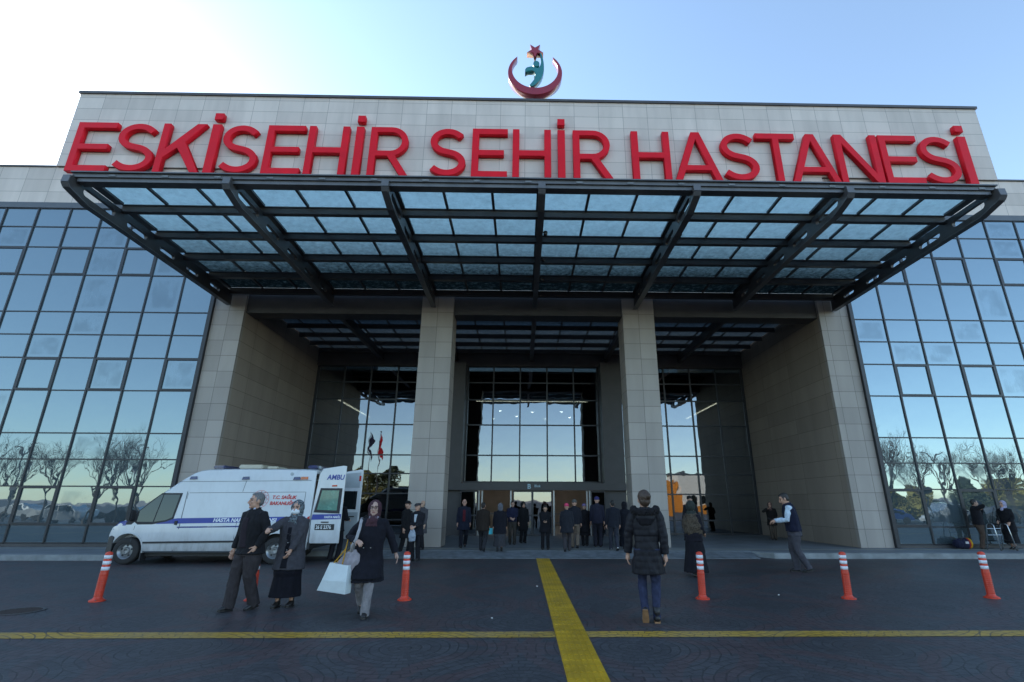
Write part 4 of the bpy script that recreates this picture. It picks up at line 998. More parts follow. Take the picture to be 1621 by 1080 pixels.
PEOPLE = []
def person(label, x, y, z, h, yaw, legs=((.09, 0, 0, 0), (-.09, 0, 0, 0)), L=(.25, -.06, .78), Rr=(-.25, -.06, .78), lean=(0, 0), head=(0, 0), top='jacket', tc=(.02, .02, .025), hem=.78, bottom='trousers', bc=(.03, .03, .035), bhem=.10,
           hat='hair', hc=(.03, .024, .02), sk=(.50, .29, .21), stout=1.0, near=False, flare=0.0, front=None, shoe=None, arms=None, scarf2=None, mask=False, seed=0, curlL=.45, curlR=.45, poleL=None, poleR=None, bootsole=False, hpat=None, tpat=None, bootm=None, tw=1.0):
    root = empty('person', (x, y, z), R(yaw), label, 'person'); s = h / 1.7; root.scale = (s, s, s)
    Minv = Matrix.Translation((x, y, z)) @ Matrix.Rotation(R(yaw), 4, 'Z') @ Matrix.Diagonal((s, s, s, 1)); Minv = Minv.inverted()
    vox = .0062 if near else .0095
    def loc(p): return Minv @ V(p[1:]) if p[0] == 'w' else V(p)
    lx, ly = lean
    sh = lambda zz: V((lx, ly, 0)) * max(0, min(1.15, (zz - .9) / .5))
    hipz = .925 - (.025 if abs(legs[0][1] - legs[1][1]) > .35 else 0)
    legp = []
    for sg_, (fx, fy, lift, pit) in zip((1, -1), legs):
        hip = V((sg_ * .085, 0, hipz)); ank = V((fx, fy + .02, .085 + lift)); kn, ank = ik(hip, ank, .435, .42, V((sg_ * .12, -1, .1)))
        legp.append((hip, kn, ank, pit))
    armp = []
    for sg_, t, pole in ((1, L, poleL), (-1, Rr, poleR)):
        a = V((sg_ * .175, .0, 1.40)) + sh(1.40); w = loc(t)
        el, w = ik(a, w, .285, .25, V(pole) if pole else V((sg_ * .5, 1, -.25))); armp.append((a, el, w, sg_))
    neck = V((0, .005, 1.46)) + sh(1.46)
    Hm = Matrix.Translation(neck) @ Matrix.Rotation(R(head[0]), 4, 'Z') @ Matrix.Rotation(R(head[1]), 4, 'X') @ Matrix.Diagonal((1.09, 1.09, 1.09, 1))     # head local: origin at neck base
    hcen = V((0, -.012, .138)); hl = lambda a: Hm @ (hcen + V(a))
    # ---- body
    mb = MB()
    for z0, z1 in ((.80, 1.46),):
        rs = []
        for k in range(12):
            zz = .80 + (1.46 - .80) * k / 11; rx, ry, yc = tor(zz); c = sh(zz); q = .86
            rs.append([(c.x + rx * q * math.cos(2 * PI * j / 18), c.y + yc + ry * q * math.sin(2 * PI * j / 18), zz) for j in range(18)])
        mb.rings(rs)
    mb.tube([neck - V((0, 0, .06)), neck + V((0, -.002, .02)), hl((0, .012, -.06))], [.058, .05, .052], 12)
    def hell(c, r): 
        b0 = len(mb.v); mb.ell((0, 0, 0), r, 16, 11)
        for i in range(b0, len(mb.v)): mb.v[i] = tuple(hl(V(mb.v[i]) + V(c)))
    hell((0, .008, .018), (.075, .093, .104)); hell((0, -.022, -.045), (.057, .066, .068)); hell((0, -.072, -.088), (.024, .020, .019)); hell((0, -.078, .034), (.052, .018, .012))
    hell((.034, -.066, -.018), (.022, .02, .02)); hell((-.034, -.066, -.018), (.022, .02, .02)); hell((0, -.083, -.056), (.022, .013, .012))
    for q in (-1, 1): hell((q * .077, .006, -.004), (.011, .02, .032))
    mb.tube([hl((0, -.083, .026)), hl((0, -.099, .0)), hl((0, -.113, -.026)), hl((0, -.092, -.036))], [.009, .012, .0155, .011], 9)
    for a, el, w, sg_ in armp:
        mb.tube([V((sg_ * .10, 0, 1.38)) + sh(1.38), a, (a + el) / 2, el, (el + w) / 2, w], [.055, .055, .047, .040, .038, .026], 12)
        pal = V((-sg_ * 1.0, -.1, -.15))
        if abs((w - el).normalized().z) < .75: pal = V((-sg_ * .55, .0, -.8))
        hand(mb, w, w - el, pal, curlL if sg_ > 0 else curlR, r=.0088 if near else .0105)
    for hip, kn, ank, pit in legp:
        mb.tube([hip + V((0, 0, .04)), hip, (hip + kn) / 2, kn, (kn * .55 + ank * .45), ank], [.08, .080, .064, .045, .045, .034], 12)
        mb.ell(tuple(ank + V((0, -.03, -.03))), (.028, .05, .026), 10, 7)
    bm_ = remesh(mb, vox, 2)
    sm = skin(sk); b = link('body', bm_, root, [sm, EYE, LIP, BROW if hat != 'hair' else mat_hair(hc)])
    Hi = Hm.inverted()
    for p in bm_.polygons:
        q = Hi @ p.center - hcen
        if q.z < -.12 or q.y > -.03 or abs(q.x) > .06: continue
        ax = abs(q.x)
        if q.y < -.05 and ((ax - .031) / .0135) ** 2 + ((q.z - .012) / .0068) ** 2 < 1: p.material_index = 1
        elif q.y < -.05 and .012 < ax < .05 and abs(q.z - .034 + (ax - .03) * .1) < .0058: p.material_index = 3
        elif q.y < -.05 and ax < .024 and abs(q.z + .056) < .0075: p.material_index = 2
    def cover(zz, cy, rx, ry, pad=0.0):
        """widen a garment ring so that it goes round both legs at this height"""
        if zz > .86: return cy, rx, ry
        y0, y1 = cy - ry, cy + ry
        for hip, kn, ank, pit in legp:
            a_, b_ = (hip, kn) if zz > kn.z else (kn, ank)
            t = max(0, min(1, (a_.z - zz) / max(1e-4, a_.z - b_.z))); p = a_.lerp(b_, t); r = (.140 * stout if zz > .55 else .105) + pad
            k = min(1, (.86 - zz) / .12)
            y0 = min(y0, y0 + (min(y0, p.y - r) - y0) * k); y1 = max(y1, y1 + (max(y1, p.y + r * .8) - y1) * k); rx = max(rx, rx + (max(rx, abs(p.x) + r) - rx) * k)
        return (y0 + y1) / 2, rx, (y1 - y0) / 2
    # ---- trousers / skirt
    stride = abs(legs[0][1] - legs[1][1])
    if bottom == 'trousers':
        mb = MB(); rs = []
        for zz in ((1.0, .95, .88, .82, .78) if hem > .7 else (.87, .84, .81, .78)):
            rx, ry, yc = tor(zz); rs.append([((rx * .93) * stout * math.cos(2 * PI * j / 18), yc + ry * .93 * stout * math.sin(2 * PI * j / 18), zz) for j in range(18)])
        mb.rings(rs)
        for hip, kn, ank, pit in legp:
            e = ank + (ank - kn).normalized() * (.048 if bhem < .15 else -.10)
            mb.tube([hip + V((0, 0, .02)), hip - V((0, 0, .06)), (hip + kn) / 2, kn, (kn + ank) / 2, ank, e], [.10 * stout, .105 * stout, .088 * stout * tw, .072 * tw, .070 * tw, .068 * tw, .068 * tw] if bc is not DENIM else [.098, .1, .083, .06, .054, .045, .042], 14)
        tm = remesh(mb, vox, 2, .010 if near else .006, 9, seed + 3); link('trousers', tm, root, bc if not isinstance(bc, tuple) else cloth(bc))
    else:
        mb = MB(); rs = []; n = 48
        my = (legs[0][1] + legs[1][1]) / 2
        for k in range(14):
            zz = 1.0 + (bhem - 1.0) * k / 13; f = (1.0 - zz); rx = .165 + .09 * f * (1 + flare); ry = .135 + .10 * f + stride * .25 * f; cy_, rx, ry = cover(zz, my * f * .7, rx * (.94 if zz > hem else 1), ry * (.90 if zz > hem else 1), -.028)
            rs.append([((rx + .012 * f * math.sin(j * 2 * PI * 8 / n + seed)) * math.cos(2 * PI * j / n), cy_ + (ry + .014 * f * math.cos(j * 2 * PI * 9 / n)) * math.sin(2 * PI * j / n), zz) for j in range(n)])
        mb.rings(rs); link('skirt', remesh(mb, vox, 1, .006, 6, seed + 5, .2), root, cloth(bc))
    # ---- shoes
    for hip, kn, ank, pit in legp:
        rot = Matrix.Translation(ank) @ Matrix.Rotation(R(pit), 4, 'X'); f = lambda a: rot @ V(a)
        mb = MB(); mb.tube([f((0, .062, -.045)), f((0, .045, -.035)), f((0, 0, -.02)), f((0, -.06, -.038)), f((0, -.12, -.052)), f((0, -.158, -.06))], [(.022, .022), (.040, .042), (.043, .05), (.044, .036), (.042, .026), (.02, .014)], 12)
        mb.tube([f((0, 0.01, -.02)), f((0, .01, .05 if bootsole is False else .11))], [.042, .045 if bootsole is False else .052], 12)
        so = link('shoe', mb.mesh('shoe', smooth=True), root, shoe or SHOE)
        q = MB(); q.prism([(-.036, .065), (.036, .065), (.042, 0), (.046, -.08), (.036, -.15), (0, -.168), (-.036, -.15), (-.046, -.08), (-.042, 0)], lambda a, b: tuple(f((a, b, -.086))), lambda a, b: tuple(f((a, b, -.066)))); q.build('sole', SOLE_TAN if bootsole else SHOE, so)
    # ---- upper garment
    th = {'jacket': 1.06, 'coat': 1.08, 'puffer': 1.06, 'vest': 1.05, 'shirt': 1.02}[top] * stout
    mb = MB(); rs = []; n = 30; zz = 1.475; puff = top == 'puffer'
    step = .0095 if puff else .03
    my = (legs[0][1] + legs[1][1]) / 2
    prof_y = {}
    while zz > hem:
        rx, ry, yc = tor(zz); c = sh(zz); f = max(0, .85 - zz)
        m_ = th * (1 + (.024 * abs(math.sin(PI * (zz + .006 * math.sin(zz * 23)) / .086)) if puff else 0))
        if puff and .93 < zz < 1.13: m_ *= .93
        RX_, RY_ = rx * m_ + flare * f * .25, ry * m_ + f * stride * .42 + flare * f * .12
        cy_ = c.y + yc + my * f * .6; cy_, RX_, RY_ = cover(zz, cy_, RX_, RY_)
        rs.append([(c.x + RX_ * math.cos(2 * PI * j / n), cy_ + RY_ * math.sin(2 * PI * j / n), zz) for j in range(n)]); prof_y[round(zz, 3)] = (c.x, cy_ - RY_, RX_, RY_)
        zz -= step
    mb.rings(rs)
    if top != 'vest':
        for a, el, w, sg_ in armp:
            k = 1.04 if puff else 1.0; pts = [V((sg_ * .11, 0, 1.385)) + sh(1.385), a + V((0, 0, -.012)), (a + el) / 2, el, (el + w) / 2, w + (el - w).normalized() * .012]; rad = [.075 * k, .080 * k, .069 * k, .060 * k, .056 * k, .047 * k]
            if puff:
                p2 = []; r2 = []
                for i in range(len(pts) - 1):
                    m = max(2, int((pts[i + 1] - pts[i]).length / .011))
                    for j in range(m): t = j / m; p2.append(pts[i].lerp(pts[i + 1], t)); r2.append(rad[i] + (rad[i + 1] - rad[i]) * t)
                ln = 0; p2.append(pts[-1]); r2.append(rad[-1])
                for i in range(1, len(p2)): ln += (p2[i] - p2[i - 1]).length; r2[i] *= .96 + .06 * abs(math.sin(PI * ln / .075))
                pts, rad = p2, r2
            mb.tube(pts, rad, 14)
    g = remesh(mb, vox * (1.0 if not puff else .95), 1 if puff else 2, (.008 if puff else .011) if near else .007, 8, seed)
    tm = tc if not isinstance(tc, tuple) else cloth(tc, pat=tpat) if not puff else cloth(tc, rough=.5)
    link({'vest': 'vest', 'shirt': 'shirt', 'puffer': 'puffer_coat', 'coat': 'coat', 'jacket': 'jacket'}[top], g, root, tm)
    if arms is not None:
        for a, el, w, sg_ in armp:
            mb = MB(); mb.tube([V((sg_ * .12, 0, 1.385)) + sh(1.385), a, (a + el) / 2, el, (el + w) / 2, w], [.07, .074, .066, .058, .052, .04], 14)
            link('sleeve', remesh(mb, vox, 2, .009, 10, seed + sg_), root, cloth(arms))
    # collar
    if top in ('jacket', 'coat', 'vest', 'puffer'):
        mb = MB(); rs = []
        for zz, r in ((1.44, .098), (1.475, .082), (1.51, .076), (1.515, .066), (1.47, .066)): c = sh(zz); rs.append([(c.x + r * math.cos(2 * PI * j / 20), c.y + .004 + r * math.sin(2 * PI * j / 20), zz - .018 * (1 if math.sin(2 * PI * j / 20) < -.3 else 0)) for j in range(20)])
        link('collar', mb.rings(rs).mesh('collar', smooth=True), root, tm)
    if front:
        col, z0, z1, w0, w1 = front; ks = sorted(k for k in prof_y if z0 <= k <= z1); mb = MB(); rs = []
        for k in ks:
            cx_, yf, RX_, RY_ = prof_y[k]; t = (k - z0) / (z1 - z0); w_ = w0 + (w1 - w0) * t; ring = []
            for j in range(9): u = -w_ + 2 * w_ * j / 8; yy = yf + RY_ * (1 - math.sqrt(max(0, 1 - (u / RX_) ** 2))); ring.append((cx_ + u, yy - .010, k))
            for j in range(8, -1, -1): u = -w_ + 2 * w_ * j / 8; yy = yf + RY_ * (1 - math.sqrt(max(0, 1 - (u / RX_) ** 2))); ring.append((cx_ + u, yy + .012, k))
            rs.append(ring)
        link('front_panel', mb.rings(rs).mesh('front_panel', smooth=True), root, cloth(col))
    # ---- head wear
    def hpart(name, shapes, m, amp=.0, vx=None, fr=18):
        mb = MB()
        for kind, *a in shapes:
            b0 = len(mb.v)
            if kind == 'e': mb.ell((0, 0, 0), a[1], 20, 13); sft = V(a[0])
            elif kind == 't': mb.tube(a[0], a[1], 16); sft = V((0, 0, 0))
            for i in range(b0, len(mb.v)): mb.v[i] = tuple(hl(V(mb.v[i]) + sft))
        link(name, remesh(mb, vx or vox, 2, amp, fr, seed), root, m)
    if hat == 'hair': hpart('hair', [('e', (0, .022, .038), (.079, .090, .086)), ('e', (0, .045, -.005), (.071, .058, .072)), ('e', (.066, .0, .02), (.014, .028, .04)), ('e', (-.066, .0, .02), (.014, .028, .04)), ('e', (0, -.022, .094), (.054, .046, .022))], mat_hair(hc), .004, fr=40)
    elif hat == 'bald': hpart('hair', [('e', (0, .035, .0), (.080, .07, .055))], mat_hair(hc), .003)
    elif hat == 'bun': hpart('hair', [('e', (0, .020, .040), (.083, .096, .094)), ('e', (0, .045, -.005), (.072, .06, .078)), ('e', (-.034, .100, .050), (.036, .036, .038)), ('e', (0, .05, -.055), (.05, .03, .03)), ('e', (0, -.035, .098), (.055, .05, .026))], mat_hair(hc), .005, fr=40)
    elif hat == 'scarf':
        hpart('headscarf', [('e', (0, .032, .018), (.099, .106, .120)), ('e', (0, .045, -.06), (.090, .080, .09)), ('t', [(0, .02, -.085), (0, .005, -.14), (0, -.005, -.20), (0, 0, -.245)], [(.080, .082), (.088, .094), (.125, .112), (.172, .122)]), ('e', (0, -.085, -.175), (.06, .05, .06))], cloth(hc, pat=hpat), .009 if near else .005, fr=16)
    elif hat == 'beanie': hpart('knit_hat', [('e', (0, .012, .055), (.088, .102, .078)), ('t', [(0, .012, .03), (0, .012, .062)], [(.089, .103), (.089, .103)])], cloth(hc, scale=120), .003); 
    elif hat == 'cap': hpart('flat_cap', [('e', (0, .008, .072), (.094, .108, .045)), ('e', (0, -.085, .056), (.062, .05, .012))], cloth(hc), .0); hpart('hair', [('e', (0, .032, .01), (.078, .072, .062))], mat_hair((.18, .17, .16)), .002)
    elif hat == 'brim': hpart('brimmed_hat', [('e', (0, .008, .085), (.082, .098, .06)), ('e', (0, .0, .062), (.13, .145, .012))], cloth(hc), .0)
    elif hat == 'hood': hpart('hood', [('e', (0, .030, .022), (.104, .112, .128)), ('t', [(0, .02, -.09), (0, .01, -.2)], [(.095, .09), (.15, .12)])], cloth(hc), .006, fr=12)
    if mask: hpart('face_mask', [('e', (0, -.040, -.048), (.066, .078, .052))], MASK, .001)
    if scarf2: hpart('neck_scarf', [('t', [(0, .0, -.115), (0, -.006, -.15), (0, -.01, -.195)], [(.075, .076), (.088, .092), (.10, .10)]), ('e', (.02, -.085, -.19), (.04, .03, .07))], cloth(scarf2), .008, fr=14)
    root['_'] = 0; del root['_']
    pt = lambda p: Minv.inverted() @ V(p)
    return dict(root=root, arm=[(pt(a), pt(e), pt(w)) for a, e, w, _ in armp], head=lambda a: Minv.inverted() @ hl(a), pt=pt, hl=hl, vox=vox)
HAIRM = {}
def mat_hair(c):
    if c not in HAIRM: HAIRM[c] = mat('hair_%d' % len(HAIRM), c, .55, 0, .35, 60, 120, .002)
    return HAIRM[c]

WALK = lambda st, lead=1: ((.085, -st if lead > 0 else st * .8, 0 if lead > 0 else .05, -6 if lead > 0 else 24), (-.085, st * .8 if lead > 0 else -st, .05 if lead > 0 else 0, 24 if lead > 0 else -6))
PZ = .152
# ---- the couple, the woman with bags
p1 = person('grey haired man in black jacket and brown trousers walking beside the masked woman', -4.27, 8.66, 0, 1.67, -26, ((.10, .10, .015, 10), (-.10, -.17, 0, -4)), L=(.205, -.07, .93), Rr=(-.235, -.14, .78), lean=(0, -.02), head=(-22, 0), top='jacket', tc=(.0135, .0135, .016), hem=.80, bc=(.040, .034, .036), hat='hair', hc=(.13, .13, .13), tw=1.2, sk=(.50, .29, .205), stout=1.18, near=True, front=((.022, .016, .022), .90, 1.36, .085, .06), seed=1, scarf2=None, poleL=(1, .6, -.2))
mb = MB(); c = p1['head']
q = [p1['pt'](v) for v in [(0, 0, 0)]]
def child_mesh(p, name, mb, m, smooth=True):
    """mesh given in person-local coordinates"""
    return mb.build(name, m, p['root'], smooth=smooth)
for q in (-1, 1):
    mb = MB(); mb.prism([(0, 0), (q * .075, .105), (q * .048, .125), (q * .006, .05)], lambda a, b: (a, -.128 + b * .42 - .012, 1.385 + b), lambda a, b: (a, -.128 + b * .42 + .002, 1.385 + b)); child_mesh(p1, 'shirt_collar', mb, cloth((.50, .54, .66)), False)
p2 = person('woman in grey coat, long dark skirt, patterned headscarf and white face mask', -3.74, 8.92, 0, 1.55, -2, ((.10, .02, 0, 0), (-.10, -.07, 0, 0)), L=(.08, -.22, .90), Rr=('w', *(p1['arm'][0][1] + V((.05, -.06, .03)))), head=(4, 0), top='coat', tc=(.058, .056, .064), hem=.60, bottom='skirt', bc=(.0085, .0085, .013), bhem=.17, hat='scarf', hc=(.15, .18, .195), hpat=((.030, .036, .045), 26), sk=(.50, .29, .205), stout=1.16, near=True, flare=.35, front=((.010, .010, .014), .62, 1.32, .055, .03), mask=True, seed=2, poleL=(1, .3, -.4), curlR=.9)
mb = MB()
for k in range(3): mb.ell((.0, -.172 - .004 * k, 1.16 - .12 * k), (.010, .008, .010), 8, 6)
child_mesh(p2, 'button', mb, ALU_BTN := mat('pale_button', (.4, .4, .38), .3, .5))
p3 = person('woman in black knee length coat and pale trousers striding with bags', -2.29, 8.20, 0, 1.55, 8, ((.05, -.16, 0, -4), (-.07, .24, .07, 30)), L=(.46, .04, .86), Rr=(-.17, -.22, 1.13), lean=(.03, 0), head=(0, -6), top='coat', tc=(.0105, .0105, .016), hem=.50, bc=(.24, .225, .235), hat='scarf', hc=(.060, .028, .036), sk=(.44, .28, .22), stout=1.14, near=True, flare=.3, seed=3, scarf2=(.20, .17, .20), poleR=(-1, .5, -.6), poleL=(.6, .6, 0), curlR=1.1)
mb = MB()
for q in (-1, 1): mb.tube([p3['hl']((q * .031 + .024 * math.cos(a), -.108, .012 + .019 * math.sin(a))) for a in [2 * PI * k / 14 for k in range(15)]], .0026, 6, cap=False)
mb.tube([p3['hl']((-.008, -.11, .014)), p3['hl']((.008, -.11, .014))], .0026, 6); child_mesh(p3, 'glasses', mb, ALU)
mb = MB(); 
for dx, zz in ((-.06, 1.02), (.05, 1.02), (-.02, .62), (.04, .61)): mb.ell((dx, -.178 - (.06 if zz < .8 else 0), zz), (.009, .007, .009), 8, 6)
child_mesh(p3, 'button', mb, ALU_BTN)
mb = MB()
for k in range(22): a = R(200) + R(320) * k / 21; mb.ell((.10 * math.cos(a), .05 + .09 * math.sin(a), 1.47 + .015 * math.sin(k * 2.1)), (.032, .032, .03), 8, 6)
link('fur_trim', remesh(mb, .0065, 1, .010, 40, 4), p3['root'], cloth((.012, .011, .012)))
# shoulder bag + shopping bag
P = p3['pt']; sh_ = P((-.17, .02, 1.45)); hd = p3['arm'][1][2]
b = empty('shoulder_bag', P((-.27, -.10, .82)), R(-12), 'pale grey cloth shoulder bag on the hip of the striding woman', 'handbag')
o = V(b.location); rz = Matrix.Rotation(R(12), 3, 'Z'); T_ = lambda p: rz @ (V(p) - o)
mb = MB(); rs = []
for z, rx, ry in ((-.16, .07, .03), (-.15, .13, .05), (-.08, .17, .065), (.0, .16, .06), (.08, .12, .045), (.13, .06, .03), (.15, .03, .02)): rs.append([(rx * math.cos(2 * PI * k / 20) + z * .35, ry * math.sin(2 * PI * k / 20), z) for k in range(20)])
link('bag_body', remesh(mb.rings(rs), .008, 2, .012, 10, 3), b, cloth((.30, .27, .29)))
mb = MB(); mb.tube([T_(p) for p in (P((-.26, -.10, .92)), P((-.24, -.19, 1.05)), hd + V((0, -.04, .02)), P((-.155, -.16, 1.30)), P((-.15, -.07, 1.44)), P((-.16, .03, 1.47)), P((-.17, .14, 1.38)), P((-.22, .17, 1.1)), P((-.27, .0, .92)))], [(.022, .007)] * 9, 8); mb.build('strap', cloth((.34, .33, .34)), b, smooth=True)
b = empty('shopping_bag', P((-.44, -.12, .55)), R(-18), 'white paper shopping bag with yellow straps hanging from the arm of the striding woman', 'bag')
o = V(b.location); rz = Matrix.Rotation(R(18), 3, 'Z'); T_ = lambda p: rz @ (V(p) - o)
mb = MB(); n = 4
mb.rings([[(-.24 - .02, -.07, -.14), (.22, -.07, -.17), (.22, .07, -.17), (-.24 - .02, .07, -.14)], [(-.19, -.075, .0), (.22, -.075, -.01), (.22, .075, -.01), (-.19, .075, .0)], [(-.12, -.03, .23), (.20, -.035, .20), (.20, .035, .20), (-.12, .03, .23)]], cap=False)
mb.add([(-.26, -.07, -.14), (.22, -.07, -.17), (.22, .07, -.17), (-.26, .07, -.14)], [(0, 1, 2, 3)])
bag = mb.build('bag_body', mat('white_coated_paper', (.56, .62, .63), .45, 0, .08, 5, 9, .012), b, bevel=.008)
el = p3['arm'][1][1]
mb = MB()
for dx in (-.06, .10): mb.tube([T_(b.location) + V((dx, -.03, .21)), T_(el + V((-.02, -.06, -.16))) , T_(el + V((0, -.02, .05))), T_(el + V((.03, .06, -.16))), V((dx, .03, .21))], [(.011, .004)] * 5, 8)
mb.build('strap', cloth((.45, .24, .03)), b, smooth=True)
# ---- puffer woman
p4 = person('brown haired woman in long black puffer coat and jeans seen from behind', 1.80, 7.76, 0, 1.70, 167, ((.075, .02, 0, 0), (-.06, .25, .07, 62))[::-1] if False else ((.075, -.02, .06, 66), (-.08, -.05, 0, 0)), L=(.30, -.05, .75), Rr=(-.25, .02, .84), head=(14, 0), top='puffer', tc=(.0125, .0125, .0165), hem=.615, bc=DENIM, hat='bun', hc=(.055, .032, .020), sk=(.50, .29, .205), stout=.96, near=True, flare=.16, seed=4, bootsole=True, poleR=(-1, .7, -.2), poleL=(1, .5, 0))
mb = MB()
for k in range(34): a = R(-20) + R(220) * k / 33; mb.ell((.165 * math.cos(a), .035 + .115 * math.sin(a), 1.475 - .035 * math.sin(a) + .01 * math.sin(k * 2.3)), (.040, .040, .038), 8, 6)
link('fur_trim', remesh(mb, .0065, 1, .016, 45, 9), p4['root'], cloth((.014, .013, .015)))
mb = MB(); rs = []
for z, rx, ry, yc in ((1.50, .12, .07, .06), (1.44, .155, .09, .075), (1.36, .14, .085, .09), (1.28, .09, .06, .095), (1.25, .05, .03, .09)): rs.append([(rx * math.cos(2 * PI * k / 20), yc + ry * math.sin(2 * PI * k / 20), z) for k in range(20)])
link('hood', remesh(mb.rings(rs), .0065, 3, .006, 10, 2), p4['root'], cloth((.0125, .0125, .0165), rough=.5))
# ---- man in vest, shawled woman
p5 = person('man in navy padded vest and pale shirt sleeves looking down at his phone', 6.72, 13.14, 0, 1.80, -114, ((.07, .16, .03, 16), (-.07, -.06, 0, 0)), L=(.13, -.36, 1.10), Rr=(-.10, -.38, 1.09), lean=(0, -.05), head=(6, 24), top='vest', tc=(.011, .013, .030), hem=.86, bc=(.062, .060, .072), hat='hair', hc=(.018, .015, .014), sk=(.50, .29, .205), stout=1.18, near=True, arms=(.52, .62, .72), seed=5, curlL=.8, curlR=.8)
p6 = person('woman in ankle length black dress and brown patterned shawl walking past an orange post', 3.98, 12.44, 0, 1.57, 128, ((.10, -.20, 0, 0), (-.09, .18, .03, 20)), L=(.17, -.20, 1.02), Rr=(-.16, -.22, 1.0), head=(6, 4), top='coat', tc=(.012, .011, .016), hem=.80, bottom='skirt', bc=(.010, .010, .014), bhem=.10, hat='hood', hc=(.030, .036, .032), stout=1.15, near=True, flare=.6, seed=6)
mb = MB(); rs = []
for z, rx, ry, yc in ((1.47, .10, .095, 0), (1.42, .19, .13, 0), (1.32, .255, .17, .0), (1.15, .262, .19, -.01), (1.0, .235, .20, -.03), (.88, .17, .17, -.06), (.74, .09, .10, -.12), (.66, .05, .05, -.15)): rs.append([(rx * math.cos(2 * PI * k / 28), yc + ry * math.sin(2 * PI * k / 28), z) for k in range(28)])
link('shawl', remesh(mb.rings(rs), .009, 2, .016, 7, 11, .6), p6['root'], cloth((.085, .066, .048), pat=((.035, .026, .02), 30)))
def phone(p, side, label, d=(0, 0, .05)):
    w = p['arm'][side][2]; e = p['arm'][side][1]; dr = (w - e).normalized()
    b = empty('phone', tuple(w + dr * .10 + V(d)), math.atan2(dr.y, dr.x), label, 'phone')
    MB().box(-.075, .075, -.037, .037, -.005, .005).build('phone_case', BLACKP, b, bevel=.003); MB().box(-.068, .068, -.033, .033, .0052, .0062).build('screen', VGLASS, b)
    b.rotation_euler = (R(20), R(-30), math.atan2(dr.y, dr.x)); return b
phone(p5, 1, 'phone in the hands of the man in the navy vest')
# ---- by the left column
p7 = person('man in flat cap and dark jacket holding a clear plastic bag', -3.03, 15.6, 0, 1.53, -16, ((.09, .0, 0, 0), (-.10, -.03, 0, 0)), L=(.06, -.24, 1.02), Rr=(-.08, -.24, 1.04), head=(-10, 8), top='jacket', tc=(.016, .016, .021), hem=.74, bc=(.014, .014, .018), hat='cap', hc=(.045, .045, .05), stout=1.1, seed=7, front=((.45, .48, .52), 1.14, 1.40, .02, .055))
person('man in black brimmed hat half hidden behind the man in the flat cap', -3.62, 16.9, .0, 1.57, 68, ((.09, -.1, 0, 0), (-.09, .12, 0, 0)), hat='brim', hc=(.012, .012, .014), tc=(.012, .012, .014), hem=.55, top='coat', bc=(.012, .012, .014), seed=8)
person('man in long grey overcoat standing against the left column', -3.22, 17.3, PZ, 1.45, -30, L=(.24, -.10, .80), hat='bald', hc=(.2, .2, .2), tc=(.07, .068, .075), top='coat', hem=.55, bc=(.015, .015, .018), sk=(.44, .28, .2), seed=9, stout=1.06)
b = empty('plastic_bag', tuple(p7['pt']((.0, -.30, .80))), 0, 'clear plastic bag held by the man in the flat cap', 'bag')
mb = MB(); rs = []
for z, rx in ((.20, .02), (.15, .035), (.08, .07), (-.05, .10), (-.18, .095), (-.20, .05)): rs.append([(rx * math.cos(2 * PI * k / 16), rx * .45 * math.sin(2 * PI * k / 16), z) for k in range(16)])
link('bag_body', remesh(mb.rings(rs), .009, 1, .012, 12, 5), b, mat('milky_plastic_film', (.26, .30, .36), .3, 0, .2, 12))
# ---- crowd at the doors
W_ = WALK
person('grey haired man in open navy coat and dark red pullover leaving the doors', -1.96, 18.14, PZ, 1.50, 8, W_(.20, -1), hat='bald', hc=(.16, .15, .15), sk=(.42, .24, .18), tc=(.012, .014, .026), hem=.62, top='coat', bc=(.012, .013, .02), front=((.085, .012, .018), .92, 1.38, .05, .05), stout=1.1, seed=10)
p8 = person('broad person in dark brown coat walking towards the left door, back turned', -1.22, 16.85, PZ, 1.40, 172, W_(.20), tc=(.024, .018, .015), hem=.70, top='coat', hat='hair', hc=(.015, .013, .012), bc=(.03, .03, .035), stout=1.22, seed=11)
person('woman in black coat, grey headscarf and long grey skirt walking in, back turned', -.68, 16.78, PZ, 1.37, 185, W_(.15, -1), tc=(.010, .010, .015), hem=.62, top='coat', bottom='skirt', bc=(.04, .04, .046), bhem=.18, hat='scarf', hc=(.11, .115, .135), stout=1.15, seed=12)
person('man in dark blue jumper coming out of the doors reading something', -.34, 19.4, PZ, 1.46, 5, W_(.12), L=(.06, -.24, 1.04), Rr=(-.10, -.24, 1.06), head=(0, 14), tc=(.014, .016, .038), hem=.88, bc=(.04, .035, .03), hat='hair', hc=(.03, .026, .024), sk=(.42, .25, .19), seed=13)
person('person in dark hood standing close behind the man in the blue jumper', .05, 20.2, PZ, 1.42, 20, tc=(.010, .010, .012), hem=.5, top='coat', hat='hood', hc=(.012, .012, .014), bc=(.01, .01, .012), seed=26)
p9 = person('man in black jacket standing before the doors looking down at his phone', .76, 17.38, PZ, 1.34, -2, ((.11, 0, 0, 0), (-.11, .02, 0, 0)), L=(.03, -.24, 1.10), Rr=(-.04, -.25, 1.10), head=(0, 30), tc=(.011, .011, .014), hem=.66, bc=(.011, .011, .014), hat='hair', hc=(.03, .022, .018), sk=(.45, .28, .2), stout=1.1, seed=14)
phone(p9, 1, 'phone in the hands of the man standing before the doors', (0, -.02, .02))
person('person in bright pink knit hat and dark anorak walking in, back turned', 1.42, 16.86, PZ, 1.38, 176, W_(.22, -1), hat='beanie', hc=(.55, .06, .13), tc=(.018, .020, .027), hem=.64, bc=(.045, .040, .045), stout=1.16, seed=15)
person('man in grey cap, dark jacket and beige trousers walking in, back turned', 1.78, 18.0, PZ, 1.50, 176, W_(.20), hat='beanie', hc=(.10, .095, .09), tc=(.016, .017, .024), hem=.84, bc=(.17, .13, .10), stout=1.08, seed=16)
